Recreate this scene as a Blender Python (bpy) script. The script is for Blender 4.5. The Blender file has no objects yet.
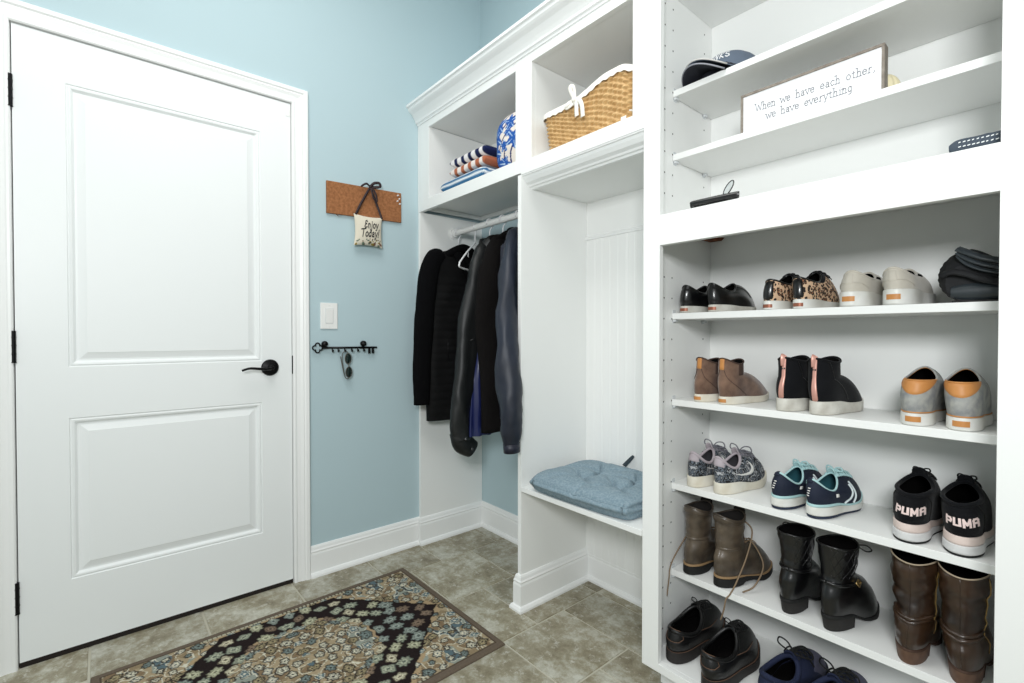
import bpy, bmesh, math, random
from mathutils import Vector, Matrix, noise
random.seed(7)
PI = math.pi
SC = bpy.context.scene
COL = SC.collection

# ------------------------------------------------------------------ camera
FPX, PITCH, YAW, CAMH = 482.1, -.0134, .8657, 1.0625
cam = bpy.data.cameras.new('camera')
cam.sensor_fit = 'HORIZONTAL'; cam.sensor_width = 36
cam.lens = FPX * 36 / 1024
cam.clip_start = .02
co = bpy.data.objects.new('camera', cam); COL.objects.link(co)
co.location = (0, 0, CAMH); co.rotation_euler = (PI/2 + PITCH, 0, YAW)
SC.camera = co

# ------------------------------------------------------------------ light
w = bpy.data.worlds.new('world'); SC.world = w; w.use_nodes = True
bg = w.node_tree.nodes['Background']
bg.inputs[0].default_value = (.90, 1.0, .98, 1); bg.inputs[1].default_value = .30

def area(name, loc, rot, sx, sy, power, col=(1, 1, 1)):
    l = bpy.data.lights.new(name, 'AREA'); l.shape = 'RECTANGLE'; l.size = sx; l.size_y = sy
    l.energy = power; l.color = col
    o = bpy.data.objects.new(name, l); COL.objects.link(o); o.location = loc; o.rotation_euler = rot
    return o
area('ceiling_light', (-.95, .25, 2.95), (0, 0, 0), 1.2, 1.0, 16, (1, .985, .96))
area('camera_side_light', (.38, -.62, 1.66), (math.radians(84), 0, math.radians(38)), .5, .4, 25, (.97, .99, 1))  # unseen soft source near the camera, placed for the shadows under the shelves

SC.view_settings.view_transform = 'Standard'; SC.view_settings.look = 'None'
SC.view_settings.gamma = 1; SC.view_settings.use_curve_mapping = False
SC.view_settings.exposure = 0.47

# ------------------------------------------------------------------ materials
def lin(c):
    return tuple((x/12.92 if x <= .04045 else ((x+.055)/1.055)**2.4) for x in (v/255 for v in c))
MATS = {}
def mat(name, rgb, rough=.5, metal=0, bump=0, bscale=200, var=0, vscale=6, rgb2=None, spec=.5, coat=0, sheen=0, trans=0, detail=4, kind='noise'):
    if name in MATS: return MATS[name]
    m = bpy.data.materials.new(name); m.use_nodes = True; MATS[name] = m
    nt = m.node_tree; N = nt.nodes; L = nt.links; b = N['Principled BSDF']
    c = lin(rgb) + (1,)
    b.inputs['Base Color'].default_value = c; b.inputs['Roughness'].default_value = rough
    b.inputs['Metallic'].default_value = metal; b.inputs['Specular IOR Level'].default_value = spec
    b.inputs['Coat Weight'].default_value = coat; b.inputs['Sheen Weight'].default_value = sheen
    b.inputs['Transmission Weight'].default_value = trans
    tc = N.new('ShaderNodeTexCoord')
    if var or rgb2:
        n = N.new('ShaderNodeTexNoise'); n.inputs['Scale'].default_value = vscale; n.inputs['Detail'].default_value = detail
        L.new(tc.outputs['Object'], n.inputs['Vector'])
        r = N.new('ShaderNodeValToRGB'); r.color_ramp.elements[0].position = .35; r.color_ramp.elements[1].position = .65
        r.color_ramp.elements[0].color = c
        r.color_ramp.elements[1].color = (lin(rgb2)+(1,)) if rgb2 else tuple(min(1, x*(1+var)) for x in c[:3])+(1,)
        L.new(n.outputs['Fac'], r.inputs[0]); L.new(r.outputs[0], b.inputs['Base Color'])
    if bump:
        n = N.new('ShaderNodeTexNoise'); n.inputs['Scale'].default_value = bscale; n.inputs['Detail'].default_value = 3
        L.new(tc.outputs['Object'], n.inputs['Vector'])
        bp = N.new('ShaderNodeBump'); bp.inputs['Strength'].default_value = min(1, bump); bp.inputs['Distance'].default_value = .002
        L.new(n.outputs['Fac'], bp.inputs['Height']); L.new(bp.outputs[0], b.inputs['Normal'])
    return m
def attr_mat(name, rough=.8, bump=0, bscale=400, mult=None, spec=.3):
    """colour from the mesh's own colour attribute 'Col' (woven or printed pattern)"""
    if name in MATS: return MATS[name]
    m = mat(name, (128, 128, 128), rough, bump=bump, bscale=bscale, spec=spec); nt = m.node_tree
    a = nt.nodes.new('ShaderNodeVertexColor'); a.layer_name = 'Col'
    nt.links.new(a.outputs[0], nt.nodes['Principled BSDF'].inputs['Base Color'])
    return m
def spots_mat(name, base, dark, mid, scale):
    m = mat(name, base, .7); nt = m.node_tree; N = nt.nodes; L = nt.links
    tc = N.new('ShaderNodeTexCoord')
    nz = N.new('ShaderNodeTexNoise'); nz.inputs['Scale'].default_value = scale*.9; L.new(tc.outputs['Object'], nz.inputs['Vector'])
    mx = N.new('ShaderNodeVectorMath'); mx.operation = 'MULTIPLY_ADD'; mx.inputs[1].default_value = (.012,)*3
    L.new(nz.outputs['Color'], mx.inputs[0]); L.new(tc.outputs['Object'], mx.inputs[2])
    v = N.new('ShaderNodeTexVoronoi'); v.inputs['Scale'].default_value = scale; L.new(mx.outputs[0], v.inputs['Vector'])
    r = N.new('ShaderNodeValToRGB'); e = r.color_ramp.elements
    r.color_ramp.interpolation = 'CONSTANT'
    e[0].position = 0; e[0].color = lin(mid)+(1,); e[1].position = .50; e[1].color = lin(base)+(1,)
    x = e.new(.24); x.color = lin(dark)+(1,)
    L.new(v.outputs['Distance'], r.inputs[0]); L.new(r.outputs[0], N['Principled BSDF'].inputs['Base Color'])
    return m
def camo_mat(name, cols, scale):
    m = mat(name, cols[0], .8); nt = m.node_tree; N = nt.nodes; L = nt.links
    tc = N.new('ShaderNodeTexCoord')
    n = N.new('ShaderNodeTexNoise'); n.inputs['Scale'].default_value = scale; n.inputs['Detail'].default_value = 3; n.inputs['Distortion'].default_value = 2
    L.new(tc.outputs['Object'], n.inputs['Vector'])
    r = N.new('ShaderNodeValToRGB'); r.color_ramp.interpolation = 'CONSTANT'; e = r.color_ramp.elements
    e[0].position = 0; e[0].color = lin(cols[0])+(1,); e[1].position = .68; e[1].color = lin(cols[-1])+(1,)
    for i, c in enumerate(cols[1:-1]):
        x = e.new(.38 + .3*i/max(1, len(cols)-2)); x.color = lin(c)+(1,)
    L.new(n.outputs['Fac'], r.inputs[0]); L.new(r.outputs[0], N['Principled BSDF'].inputs['Base Color'])
    return m

WHITE = mat('white_paint', (240, 241, 239), .38, spec=.4)
TRIMW = mat('trim_white', (244, 245, 244), .35, spec=.4)
DOORW = mat('door_white', (240, 243, 243), .42, spec=.4)
WALLM = mat('blue_wall_paint', (184, 205, 211), .75, bump=.08, bscale=300, spec=.2)
BLACKM = mat('black_metal', (16, 16, 18), .35, .6)
DARK = mat('dark_gap', (28, 20, 16), .9)
PLASTW = mat('white_plastic', (240, 240, 238), .3)

# ------------------------------------------------------------------ object helpers
def link(name, me, m=None, parent=None, smooth=False):
    o = bpy.data.objects.new(name, me); COL.objects.link(o)
    if m is not None:
        for x in (m if isinstance(m, (list, tuple)) else [m]): me.materials.append(x)
    if smooth: me.polygons.foreach_set('use_smooth', [True]*len(me.polygons))
    if parent: o.parent = parent
    return o
def mk(name, vs, fs, m=None, parent=None, smooth=True, cols=None, mi=None):
    me = bpy.data.meshes.new(name); me.from_pydata([tuple(v) for v in vs], [], fs); me.update()
    if cols is not None:
        a = me.color_attributes.new('Col', 'FLOAT_COLOR', 'POINT')
        flat = []
        for c in cols: flat.extend((c[0], c[1], c[2], 1))
        a.data.foreach_set('color', flat)
    o = link(name, me, m, parent, smooth)
    if mi: me.polygons.foreach_set('material_index', mi)
    return o
def tag(o, label, cat, group=None, kind=None):
    if label: o['label'] = label
    if cat: o['category'] = cat
    if group: o['group'] = group
    if kind: o['kind'] = kind
    return o
def struct(o, label=None): 
    o['kind'] = 'structure'
    if label: o['label'] = label
    return o
def thing(name, label, cat, loc=(0, 0, 0), rz=0, group=None, kind=None):
    o = bpy.data.objects.new(name, None); COL.objects.link(o); o.empty_display_size = .05
    o.location = loc; o.rotation_euler = (0, 0, rz)
    return tag(o, label, cat, group, kind)

class MB:
    """collects geometry for ONE mesh"""
    def __init__(s): s.v = []; s.f = []; s.mi = []
    def add(s, vs, fs, mi=0):
        k = len(s.v); s.v += [tuple(v) for v in vs]; s.f += [tuple(i+k for i in f) for f in fs]; s.mi += [mi]*len(fs); return s
    def box(s, x0, x1, y0, y1, z0, z1, mi=0):
        vs = [(x, y, z) for z in (z0, z1) for y in (y0, y1) for x in (x0, x1)]
        return s.add(vs, [(0, 2, 3, 1), (4, 5, 7, 6), (0, 1, 5, 4), (2, 6, 7, 3), (0, 4, 6, 2), (1, 3, 7, 5)], mi)
    def grid(s, fn, nu, nv, cu=False, cv=False, mi=0):
        U = nu if cu else nu+1; V = nv if cv else nv+1
        vs = [fn(i/nu, j/nv) for j in range(V) for i in range(U)]
        fs = [(j*U+i, j*U+(i+1) % U, ((j+1) % V)*U+(i+1) % U, ((j+1) % V)*U+i) for j in range(nv) for i in range(nu)]
        return s.add(vs, fs, mi)
    def tube(s, pts, r, n=8, mi=0, closed=False, cap=True, rs=None, up0=None):
        P = [Vector(p) for p in pts]; m = len(P); rings = []
        up = None
        for i, p in enumerate(P):
            a = P[(i-1) % m] if (closed or i) else P[i]; b = P[(i+1) % m] if (closed or i < m-1) else P[i]
            t = (b-a).normalized()
            if up is None: up = Vector(up0) if up0 else t.orthogonal()
            up = (up - t*up.dot(t)); up = up.normalized() if up.length > 1e-6 else t.orthogonal().normalized()
            bi = t.cross(up); rr = rs[i] if rs else r
            if isinstance(rr, tuple): ra, rb = rr
            else: ra = rb = rr
            rings.append([p + up*(math.cos(2*PI*k/n)*ra) + bi*(math.sin(2*PI*k/n)*rb) for k in range(n)])
        vs = [v for rg in rings for v in rg]
        fs = [(i*n+k, i*n+(k+1) % n, ((i+1) % m)*n+(k+1) % n, ((i+1) % m)*n+k) for i in range(m if closed else m-1) for k in range(n)]
        if cap and not closed: fs += [tuple(range(n-1, -1, -1)), tuple((m-1)*n+k for k in range(n))]
        return s.add(vs, fs, mi)
    def lathe(s, prof, n=24, axis='z', o=(0, 0, 0), mi=0):
        vs = []
        for r, h in prof:
            for k in range(n):
                a = 2*PI*k/n; c, d = r*math.cos(a), r*math.sin(a)
                v = {'z': (c, d, h), 'x': (h, c, d), 'y': (c, h, d)}[axis]
                vs.append((v[0]+o[0], v[1]+o[1], v[2]+o[2]))
        fs = [(i*n+k, i*n+(k+1) % n, (i+1)*n+(k+1) % n, (i+1)*n+k) for i in range(len(prof)-1) for k in range(n)]
        fs += [tuple(range(n)), tuple((len(prof)-1)*n+k for k in range(n))]
        return s.add(vs, fs, mi)
    def prism(s, prof, p0, p1, ax, bx_, mi=0):
        """profile [(a,b)] in axes ax,bx_, swept from p0 to p1"""
        ax = Vector(ax); bx_ = Vector(bx_); n = len(prof)
        vs = [Vector(p)+ax*a+bx_*b for p in (p0, p1) for a, b in prof]
        fs = [(k, (k+1) % n, n+(k+1) % n, n+k) for k in range(n)] + [tuple(range(n-1, -1, -1)), tuple(range(n, 2*n))]
        return s.add(vs, fs, mi)
    def obj(s, name, m, parent=None, smooth=False, bevel=0, sub=0, angle=None):
        o = mk(name, s.v, s.f, m, parent, smooth, mi=s.mi)
        bm = bmesh.new(); bm.from_mesh(o.data); bmesh.ops.recalc_face_normals(bm, faces=bm.faces); bm.to_mesh(o.data); bm.free()
        if bevel:
            b = o.modifiers.new('bevel', 'BEVEL'); b.width = bevel; b.segments = 2; b.limit_method = 'ANGLE'
        if sub:
            b = o.modifiers.new('sub', 'SUBSURF'); b.levels = sub; b.render_levels = sub
        if angle is not None and smooth:
            o.data.set_sharp_from_angle(angle=math.radians(angle))
        return o
def box(name, x0, x1, y0, y1, z0, z1, m, parent=None, bevel=.0012):
    return MB().box(x0, x1, y0, y1, z0, z1).obj(name, m, parent, bevel=bevel)
def spline(pts, n=8):
    P = [Vector(p) for p in pts]; out = []
    for i in range(len(P)-1):
        a = P[max(0, i-1)]; b = P[i]; c = P[i+1]; d = P[min(len(P)-1, i+2)]
        for k in range(n):
            t = k/n; out.append(.5*((2*b)+(c-a)*t+(2*a-5*b+4*c-d)*t*t+(3*b-a-3*c+d)*t**3))
    out.append(P[-1]); return out
def sstep(t, a=0, b=1):
    t = min(1, max(0, (t-a)/(b-a))); return t*t*(3-2*t)
def interp(x, tab):
    if x <= tab[0][0]: return tab[0][1]
    for (a, u), (b, v) in zip(tab, tab[1:]):
        if x <= b:
            t = (x-a)/(b-a); t = t*t*(3-2*t); return u+(v-u)*t
    return tab[-1][1]

# ------------------------------------------------------------------ stroke lettering
G = {
 'W': (1.1, [[(0, 1), (.28, 0), (.55, .75), (.82, 0), (1.1, 1)]], [(0, 1), (1.1, 1)]),
 'w': (.85, [[(0, .6), (.2, 0), (.42, .5), (.64, 0), (.85, .6)]], [(0, .6), (.85, .6)]),
 'h': (.62, [[(.1, 1), (.1, 0)], [(.1, .4), (.25, .6), (.42, .58), (.5, .45), (.5, 0)]], [(.1, 0), (.5, 0), (.03, 1)]),
 'n': (.62, [[(.1, .6), (.1, 0)], [(.1, .4), (.25, .6), (.42, .58), (.5, .45), (.5, 0)]], [(.1, 0), (.5, 0), (.05, .6)]),
 'e': (.6, [[(.06, .32), (.54, .32), (.5, .5), (.3, .62), (.1, .5), (.04, .3), (.12, .08), (.3, 0), (.54, .1)]], []),
 'a': (.6, [[(.1, .52), (.28, .62), (.45, .52), (.46, .05), (.56, 0)], [(.46, .36), (.2, .34), (.07, .18), (.18, .02), (.34, .02), (.46, .14)]], []),
 'v': (.58, [[(0, .6), (.28, 0), (.56, .6)]], [(0, .6), (.56, .6)]),
 'c': (.56, [[(.52, .48), (.3, .62), (.1, .5), (.04, .3), (.12, .08), (.3, 0), (.52, .1)]], []),
 'o': (.6, [[(.3, .62), (.1, .5), (.04, .3), (.12, .08), (.3, 0), (.48, .08), (.56, .3), (.5, .5), (.3, .62)]], []),
 't': (.5, [[(.2, .85), (.2, .12), (.3, 0), (.46, .06)], [(.02, .6), (.42, .6)]], []),
 'r': (.52, [[(.14, .6), (.14, 0)], [(.14, .36), (.3, .58), (.48, .56)]], [(.14, 0)]),
 ',': (.3, [[(.16, .08), (.16, -.02), (.06, -.16)]], []),
 'y': (.58, [[(.02, .6), (.3, 0)], [(.56, .6), (.22, -.26), (.06, -.26)]], [(.02, .6), (.56, .6)]),
 'i': (.36, [[(.1, .6), (.2, .6), (.2, 0)], [(.2, .82), (.2, .88)]], [(.2, 0)]),
 'g': (.6, [[(.46, .6), (.46, -.14), (.34, -.28), (.12, -.26)], [(.46, .5), (.28, .62), (.1, .5), (.05, .3), (.12, .1), (.28, .02), (.46, .14)]], []),
 ' ': (.6, [], []),
 'E': (.62, [[(.55, .85), (.4, 1.0), (.15, .9), (.12, .65), (.38, .55), (.12, .48), (.02, .2), (.2, 0), (.55, .15)]], []),
 'j': (.35, [[(.2, .6), (.2, -.25), (.05, -.38), (-.12, -.2)], [(.2, .82), (.2, .88)]], []),
 'T': (.7, [[(-.15, .95), (.75, 1.05)], [(.32, 1), (.28, 0)]], []),
 'd': (.6, [[(.5, 1), (.48, 0)], [(.48, .5), (.28, .62), (.08, .45), (.05, .2), (.2, 0), (.48, .15)]], []),
 '!': (.3, [[(.2, 1), (.12, .3)], [(.1, .06), (.1, .0)]], []),
 'P': (.8, [[(.12, 0), (.12, 1)], [(.12, .9), (.6, .9), (.68, .75), (.68, .58), (.6, .42), (.12, .42)]], []),
 'U': (.8, [[(.12, 1), (.12, .12), (.66, .12), (.66, 1)]], []),
 'M': (.95, [[(.12, 0), (.12, .95), (.46, .3), (.8, .95), (.8, 0)]], []),
 'A': (.8, [[(.12, 0), (.12, .75), (.22, .9), (.56, .9), (.66, .75), (.66, 0)], [(.12, .42), (.66, .42)]], []),
 'R': (.75, [[(.12, 0), (.12, 1), (.55, .95), (.6, .7), (.5, .5), (.12, .5)], [(.35, .5), (.62, 0)]], []),
 'D': (.75, [[(.12, 0), (.12, 1), (.45, .95), (.62, .7), (.62, .3), (.45, .03), (.12, 0)]], []),
 'I': (.35, [[(.17, 0), (.17, 1)]], []),
 'N': (.78, [[(.12, 0), (.12, 1), (.62, 0), (.62, 1)]], []),
 'K': (.72, [[(.12, 0), (.12, 1)], [(.6, 1), (.12, .45), (.62, 0)]], []),
 'S': (.7, [[(.6, .85), (.35, 1), (.1, .85), (.12, .6), (.55, .42), (.6, .15), (.35, 0), (.08, .15)]], []),
 'Y': (.7, [[(.05, 1), (.35, .5), (.65, 1)], [(.35, .5), (.35, 0)]], []),
}
def text_width(t, sp=.12): return sum(G[c][0]+sp for c in t)-sp
def lettering(t, fn, wd, serif=0, sp=.12, th=None, mb=None, x0=0, step=.2):
    """ribbon strokes in letter units mapped by fn(a,b)->point"""
    mb = mb or MB(); x = x0
    for ch in t:
        adv, strokes, sf = G[ch]
        segs = []
        for s in strokes: segs += list(zip(s, s[1:]))
        if serif: segs += [((a-serif, b), (a+serif, b)) for a, b in sf]
        for (a, b), (c, d) in segs:
            L = math.hypot(c-a, d-b) or .01; ux, uy = (c-a)/L, (d-b)/L; e = wd*.5
            n = max(1, int(L/step)+1)
            vs = []
            for k in range(n+1):
                t_ = -e + (L+2*e)*k/n
                for sgn in (-1, 1):
                    vs.append(fn(x+a+ux*t_-uy*e*sgn, b+uy*t_+ux*e*sgn))
            mb.add(vs, [(2*k, 2*k+2, 2*k+3, 2*k+1) for k in range(n)])
        x += adv+sp
    return mb

# ================================================================== THE ROOM
A, B, F = -2.1745, 1.6164, 1.2252            # door wall plane x, back wall plane y, cabinet front plane y
D0, D1 = -.2078, .6159                        # door slab
XR = -.0935                                   # right edge of the shoe cabinet opening
H = 3.1
m = MB()
m.box(A-.12, A, -1.6, D0-.02, 0, H); m.box(A-.12, A, D1+.02, B+.12, 0, H); m.box(A-.12, A, D0-.02, D1+.02, 2.062, H)
struct(m.obj('wall_left', WALLM), 'pale blue wall with the white door')
struct(MB().box(A-.12, 1.6, B, B+.12, 0, H).obj('wall_back', WALLM), 'pale blue wall behind the built-in cabinets')
struct(MB().box(A-.12, 1.6, -1.6, B+.12, H, H+.05).obj('ceiling', mat('ceiling_white', (240, 240, 238), .8)))

# ---- floor: stone-look tiles in a mixed modular pattern, grout between them
def tile_list():
    q = .1635; xs0, ys0 = -1.935, 1.213
    placed = []
    def put(x0, x1, y0, y1): placed.append((x0, x1, y0, y1))
    T = [(-1.935, -1.608, 1.053-.003, 1.378), (-2.27, -1.935, 1.213, 1.54), (-2.27, -1.935, 1.54, 1.70), (-1.935, -1.445, 1.378, 1.70),
         (-1.608, -1.445, 1.213, 1.378), (-1.608, -1.28, .885, 1.213), (-1.28, -.98, 1.05, 1.352), (-1.28, -.82, 1.352, 1.55), (-1.445, -1.28, 1.213, 1.55),
         (-1.445, -1.28, 1.55, 1.70), (-1.28, -.65, 1.55, 1.70), (-.98, -.65, 1.2, 1.352), (-.82, -.65, 1.352, 1.55), (-1.28, -.98, .72, 1.05), (-.98, -.65, .88, 1.2), (-2.27, -1.935, .94, 1.213), (-2.27, -1.935, .61, .94),
         (-1.935, -1.608, .72, 1.05), (-2.27, -1.97, .285, .61), (-2.27, -1.97, -.04, .285), (-2.27, -1.97, -.37, -.04)]
    for t in T: put(*t)
    def free(x0, x1, y0, y1):
        return all(x1 <= a+.004 or x0 >= b-.004 or y1 <= c+.004 or y0 >= d-.004 for a, b, c, d in placed)
    y = -1.6
    while y < B+.1:
        x = -2.27
        while x < 1.6:
            for sx, sy in ((2, 2), (3, 2), (1, 2), (2, 1), (1, 1), (.5, 1), (1, .5), (.5, .5), (.25, .5), (.5, .25), (.25, .25)):
                if (sx, sy) == (3, 2) and random.random() < .5: continue
                if (sx, sy) == (2, 2) and random.random() < .35: continue
                if free(x, x+sx*q, y, y+sy*q): put(x, x+sx*q, y, y+sy*q); break
            x += q*.25
        y += q*.25
    return placed
random.seed(11)
m = MB(); cols = []
m.add([(-2.3, -1.6, -.003), (1.6, -1.6, -.003), (1.6, 1.74, -.003), (-2.3, 1.74, -.003)], [(0, 1, 2, 3)], 1); cols += [(0, 0, 0)]*4
for (x0, x1, y0, y1) in tile_list():
    g = .0034; c = random.random(); b = .0012
    xs = (x0+g, x0+g+b, x1-g-b, x1-g); ys = (y0+g, y0+g+b, y1-g-b, y1-g)
    vs = [(xs[0], ys[0], -.003), (xs[3], ys[0], -.003), (xs[3], ys[3], -.003), (xs[0], ys[3], -.003),
          (xs[1], ys[1], 0), (xs[2], ys[1], 0), (xs[2], ys[2], 0), (xs[1], ys[2], 0)]
    m.add(vs, [(4, 5, 6, 7), (0, 1, 5, 4), (1, 2, 6, 5), (2, 3, 7, 6), (3, 0, 4, 7)], 0); cols += [(c, random.random(), 0)]*8
def tile_material():
    m_ = mat('stone_tile', (150, 145, 125), .42, spec=.35); nt = m_.node_tree; N = nt.nodes; L = nt.links; bs = N['Principled BSDF']
    tc = N.new('ShaderNodeTexCoord'); at = N.new('ShaderNodeVertexColor'); at.layer_name = 'Col'
    off = N.new('ShaderNodeVectorMath'); off.operation = 'MULTIPLY_ADD'; off.inputs[1].default_value = (3, 5, 2)
    L.new(at.outputs[0], off.inputs[0]); L.new(tc.outputs['Object'], off.inputs[2])
    def nz(sc, det, rough=.6, dist=0):
        n = N.new('ShaderNodeTexNoise'); n.inputs['Scale'].default_value = sc; n.inputs['Detail'].default_value = det
        n.inputs['Roughness'].default_value = rough; n.inputs['Distortion'].default_value = dist; L.new(off.outputs[0], n.inputs['Vector']); return n
    a = nz(8, 14, .78, .1); r = N.new('ShaderNodeValToRGB'); e = r.color_ramp.elements
    e[0].position = .35; e[0].color = lin((116, 107, 86))+(1,); e[1].position = .63; e[1].color = lin((196, 195, 183))+(1,)
    x = e.new(.48); x.color = lin((150, 143, 122))+(1,)
    L.new(a.outputs['Fac'], r.inputs[0])
    b2 = nz(30, 12, .8); r2 = N.new('ShaderNodeValToRGB'); r2.color_ramp.elements[0].position = .54; r2.color_ramp.elements[1].position = .62
    r2.color_ramp.elements[0].color = (0, 0, 0, 1)
    L.new(b2.outputs['Fac'], r2.inputs[0])
    mx = N.new('ShaderNodeMix'); mx.data_type = 'RGBA'; mx.inputs[7].default_value = lin((208, 206, 196))+(1,)
    sc_ = N.new('ShaderNodeMath'); sc_.operation = 'MULTIPLY'; sc_.inputs[1].default_value = .7
    L.new(r2.outputs[0], sc_.inputs[0]); L.new(sc_.outputs[0], mx.inputs[0]); L.new(r.outputs[0], mx.inputs[6])
    hs = N.new('ShaderNodeHueSaturation'); mr = N.new('ShaderNodeMapRange'); mr.inputs[3].default_value = .86; mr.inputs[4].default_value = 1.1
    sp = N.new('ShaderNodeSeparateColor'); L.new(at.outputs[0], sp.inputs[0]); L.new(sp.outputs[0], mr.inputs[0]); L.new(mr.outputs[0], hs.inputs['Value'])
    L.new(mx.outputs[2], hs.inputs['Color']); L.new(hs.outputs[0], bs.inputs['Base Color'])
    bp = N.new('ShaderNodeBump'); bp.inputs['Strength'].default_value = .25; bp.inputs['Distance'].default_value = .002
    L.new(b2.outputs['Fac'], bp.inputs['Height']); L.new(bp.outputs[0], bs.inputs['Normal'])
    return m_
fl = mk('floor', m.v, m.f, [tile_material(), mat('grout', (188, 184, 168), .9)], None, False, cols, m.mi)
struct(fl, 'grey beige stone tile floor in a mixed-size pattern')

# ---- door, casing, hinges, lever
def mould_rect(mb, X, ya, yb, za, zb, prof):
    """nested rectangle rings: prof = [(inset, x offset)]"""
    rings = [[(X+d, ya+i, za+i), (X+d, yb-i, za+i), (X+d, yb-i, zb-i), (X+d, ya+i, zb-i)] for i, d in prof]
    vs = [v for r in rings for v in r]; n = len(rings)
    fs = [(i*4+k, i*4+(k+1) % 4, (i+1)*4+(k+1) % 4, (i+1)*4+k) for i in range(n-1) for k in range(4)] + [((n-1)*4, (n-1)*4+1, (n-1)*4+2, (n-1)*4+3)]
    mb.add(vs, fs)
door = thing('door_1', 'white two-panel interior door with black lever and hinges', None, (0, 0, 0), kind='structure')
X = A+.002; zb_, zt_ = .018, 2.040
mb = MB()
pan = [(-.085, .500, .956, 1.893), (-.085, .500, .246, .786)]
ys = [D0, pan[0][0], pan[0][1], D1]; zs = [zb_, pan[1][2], pan[1][3], pan[0][2], pan[0][3], zt_]
for j in range(5):
    for i in range(3):
        if i == 1 and j in (1, 3): continue
        mb.add([(X, ys[i], zs[j]), (X, ys[i+1], zs[j]), (X, ys[i+1], zs[j+1]), (X, ys[i], zs[j+1])], [(0, 1, 2, 3)])
for ya, yb, za, zb in pan:
    mould_rect(mb, X, ya, yb, za, zb, [(0, 0), (.003, -.0035), (.008, -.001), (.013, -.002), (.020, -.009), (.026, -.009), (.046, -.003), (.048, -.002)])
mb.add([(X, D0, zb_), (X, D1, zb_), (X-.035, D1, zb_), (X-.035, D0, zb_)], [(0, 1, 2, 3)])
mb.add([(X, D0, zb_), (X-.035, D0, zb_), (X-.035, D0, zt_), (X, D0, zt_)], [(0, 1, 2, 3)])
mb.add([(X, D1, zb_), (X-.035, D1, zb_), (X-.035, D1, zt_), (X, D1, zt_)], [(0, 1, 2, 3)])
mb.add([(X, D0, zt_), (X, D1, zt_), (X-.035, D1, zt_), (X-.035, D0, zt_)], [(0, 1, 2, 3)])
mb.obj('door_slab', DOORW, door)
MB().box(X-.05, X-.036, D0-.02, D1+.02, 0, 2.062).box(X-.036, X-.0015, D0, D1, 0, .0172).obj('door_gap_shade', DARK, door)  # dark backing sheet and foot strip stand in for shade in the door gaps
for z in (1.828, 1.026, .229):
    h = MB(); h.lathe([(.0065, z-.05), (.0065, z+.05)], 10, o=(A+.006, D0-.004, 0))
    for k in range(4): h.lathe([(.0075, z-.05+k*.0267-.001), (.0075, z-.05+k*.0267+.001)], 10, o=(A+.006, D0-.004, 0))
    h.box(A+.001, A+.004, D0-.012, D0-.002, z-.05, z+.05)
    h.obj('hinge', BLACKM, door, True, angle=40)
hd = MB(); hy, hz = .530, .928
hd.lathe([(.001, 0), (.033, 0), (.034, .004), (.031, .009), (.02, .012), (.012, .014), (.011, .045), (.001, .046)], 28, 'x', (X, hy, hz))
hd.obj('door_handle', BLACKM, door, True, angle=40)
lv = MB(); pts = spline([(X+.044, hy+.004, hz), (X+.05, hy-.02, hz-.003), (X+.052, hy-.05, hz-.001), (X+.05, hy-.085, hz+.002), (X+.046, hy-.112, hz-.006)], 6)
lv.tube(pts, .006, 10, rs=[(.0085-.004*i/len(pts), .0055-.0015*i/len(pts)) for i in range(len(pts))])
lo = lv.obj('lever', BLACKM, door, True)
MB().lathe([(.001, 0), (.004, 0), (.004, .003), (.001, .003)], 12, 'x', (X+.0455, hy, hz)).obj('privacy_pin', mat('satin_metal', (150, 150, 150), .3, 1), door, True)
MB().box(A-.002, A+.006, D1+.001, D1+.009, .897, .975).obj('strike_plate', BLACKM, door, bevel=.002)
MB().box(X, X+.002, D1-.018, D1-.001, 1.985, 2.018).obj('door_sensor', PLASTW, door, bevel=.0006)
# casing: moulded profile, mitred at the top corners
prof = [(0, 0), (.0, .009), (.004, .012), (.010, .012), (.014, .010), (.028, .012), (.040, .016), (.044, .0145), (.050, .019), (.062, .019), (.066, .015), (.066, 0)]
i0, i1, zt = D0-.004, D1+.004, 2.044
mb = MB()
def casing_ring(which):
    out = []
    for a, d in prof:
        out.append({'lb': (A+d, i0-a, 0), 'lt': (A+d, i0-a, zt+a), 'rt': (A+d, i1+a, zt+a), 'rb': (A+d, i1+a, 0)}[which])
    return out
rg = [casing_ring(k) for k in ('lb', 'lt', 'rt', 'rb')]; n = len(prof)
mb.add([v for r in rg for v in r], [(i*n+k, i*n+(k+1) % n, (i+1)*n+(k+1) % n, (i+1)*n+k) for i in range(3) for k in range(n)])
mb.obj('trim_1', TRIMW); struct(bpy.data.objects['trim_1'], 'white moulded casing around the door')
mb = MB(); mb.box(A-.12, A, D0-.02, D0-.003, 0, 2.062).box(A-.12, A, D1+.003, D1+.02, 0, 2.062).box(A-.12, A, D0-.02, D1+.02, 2.0435, 2.062)
struct(mb.obj('trim_2', TRIMW), 'white door jamb')

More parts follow.
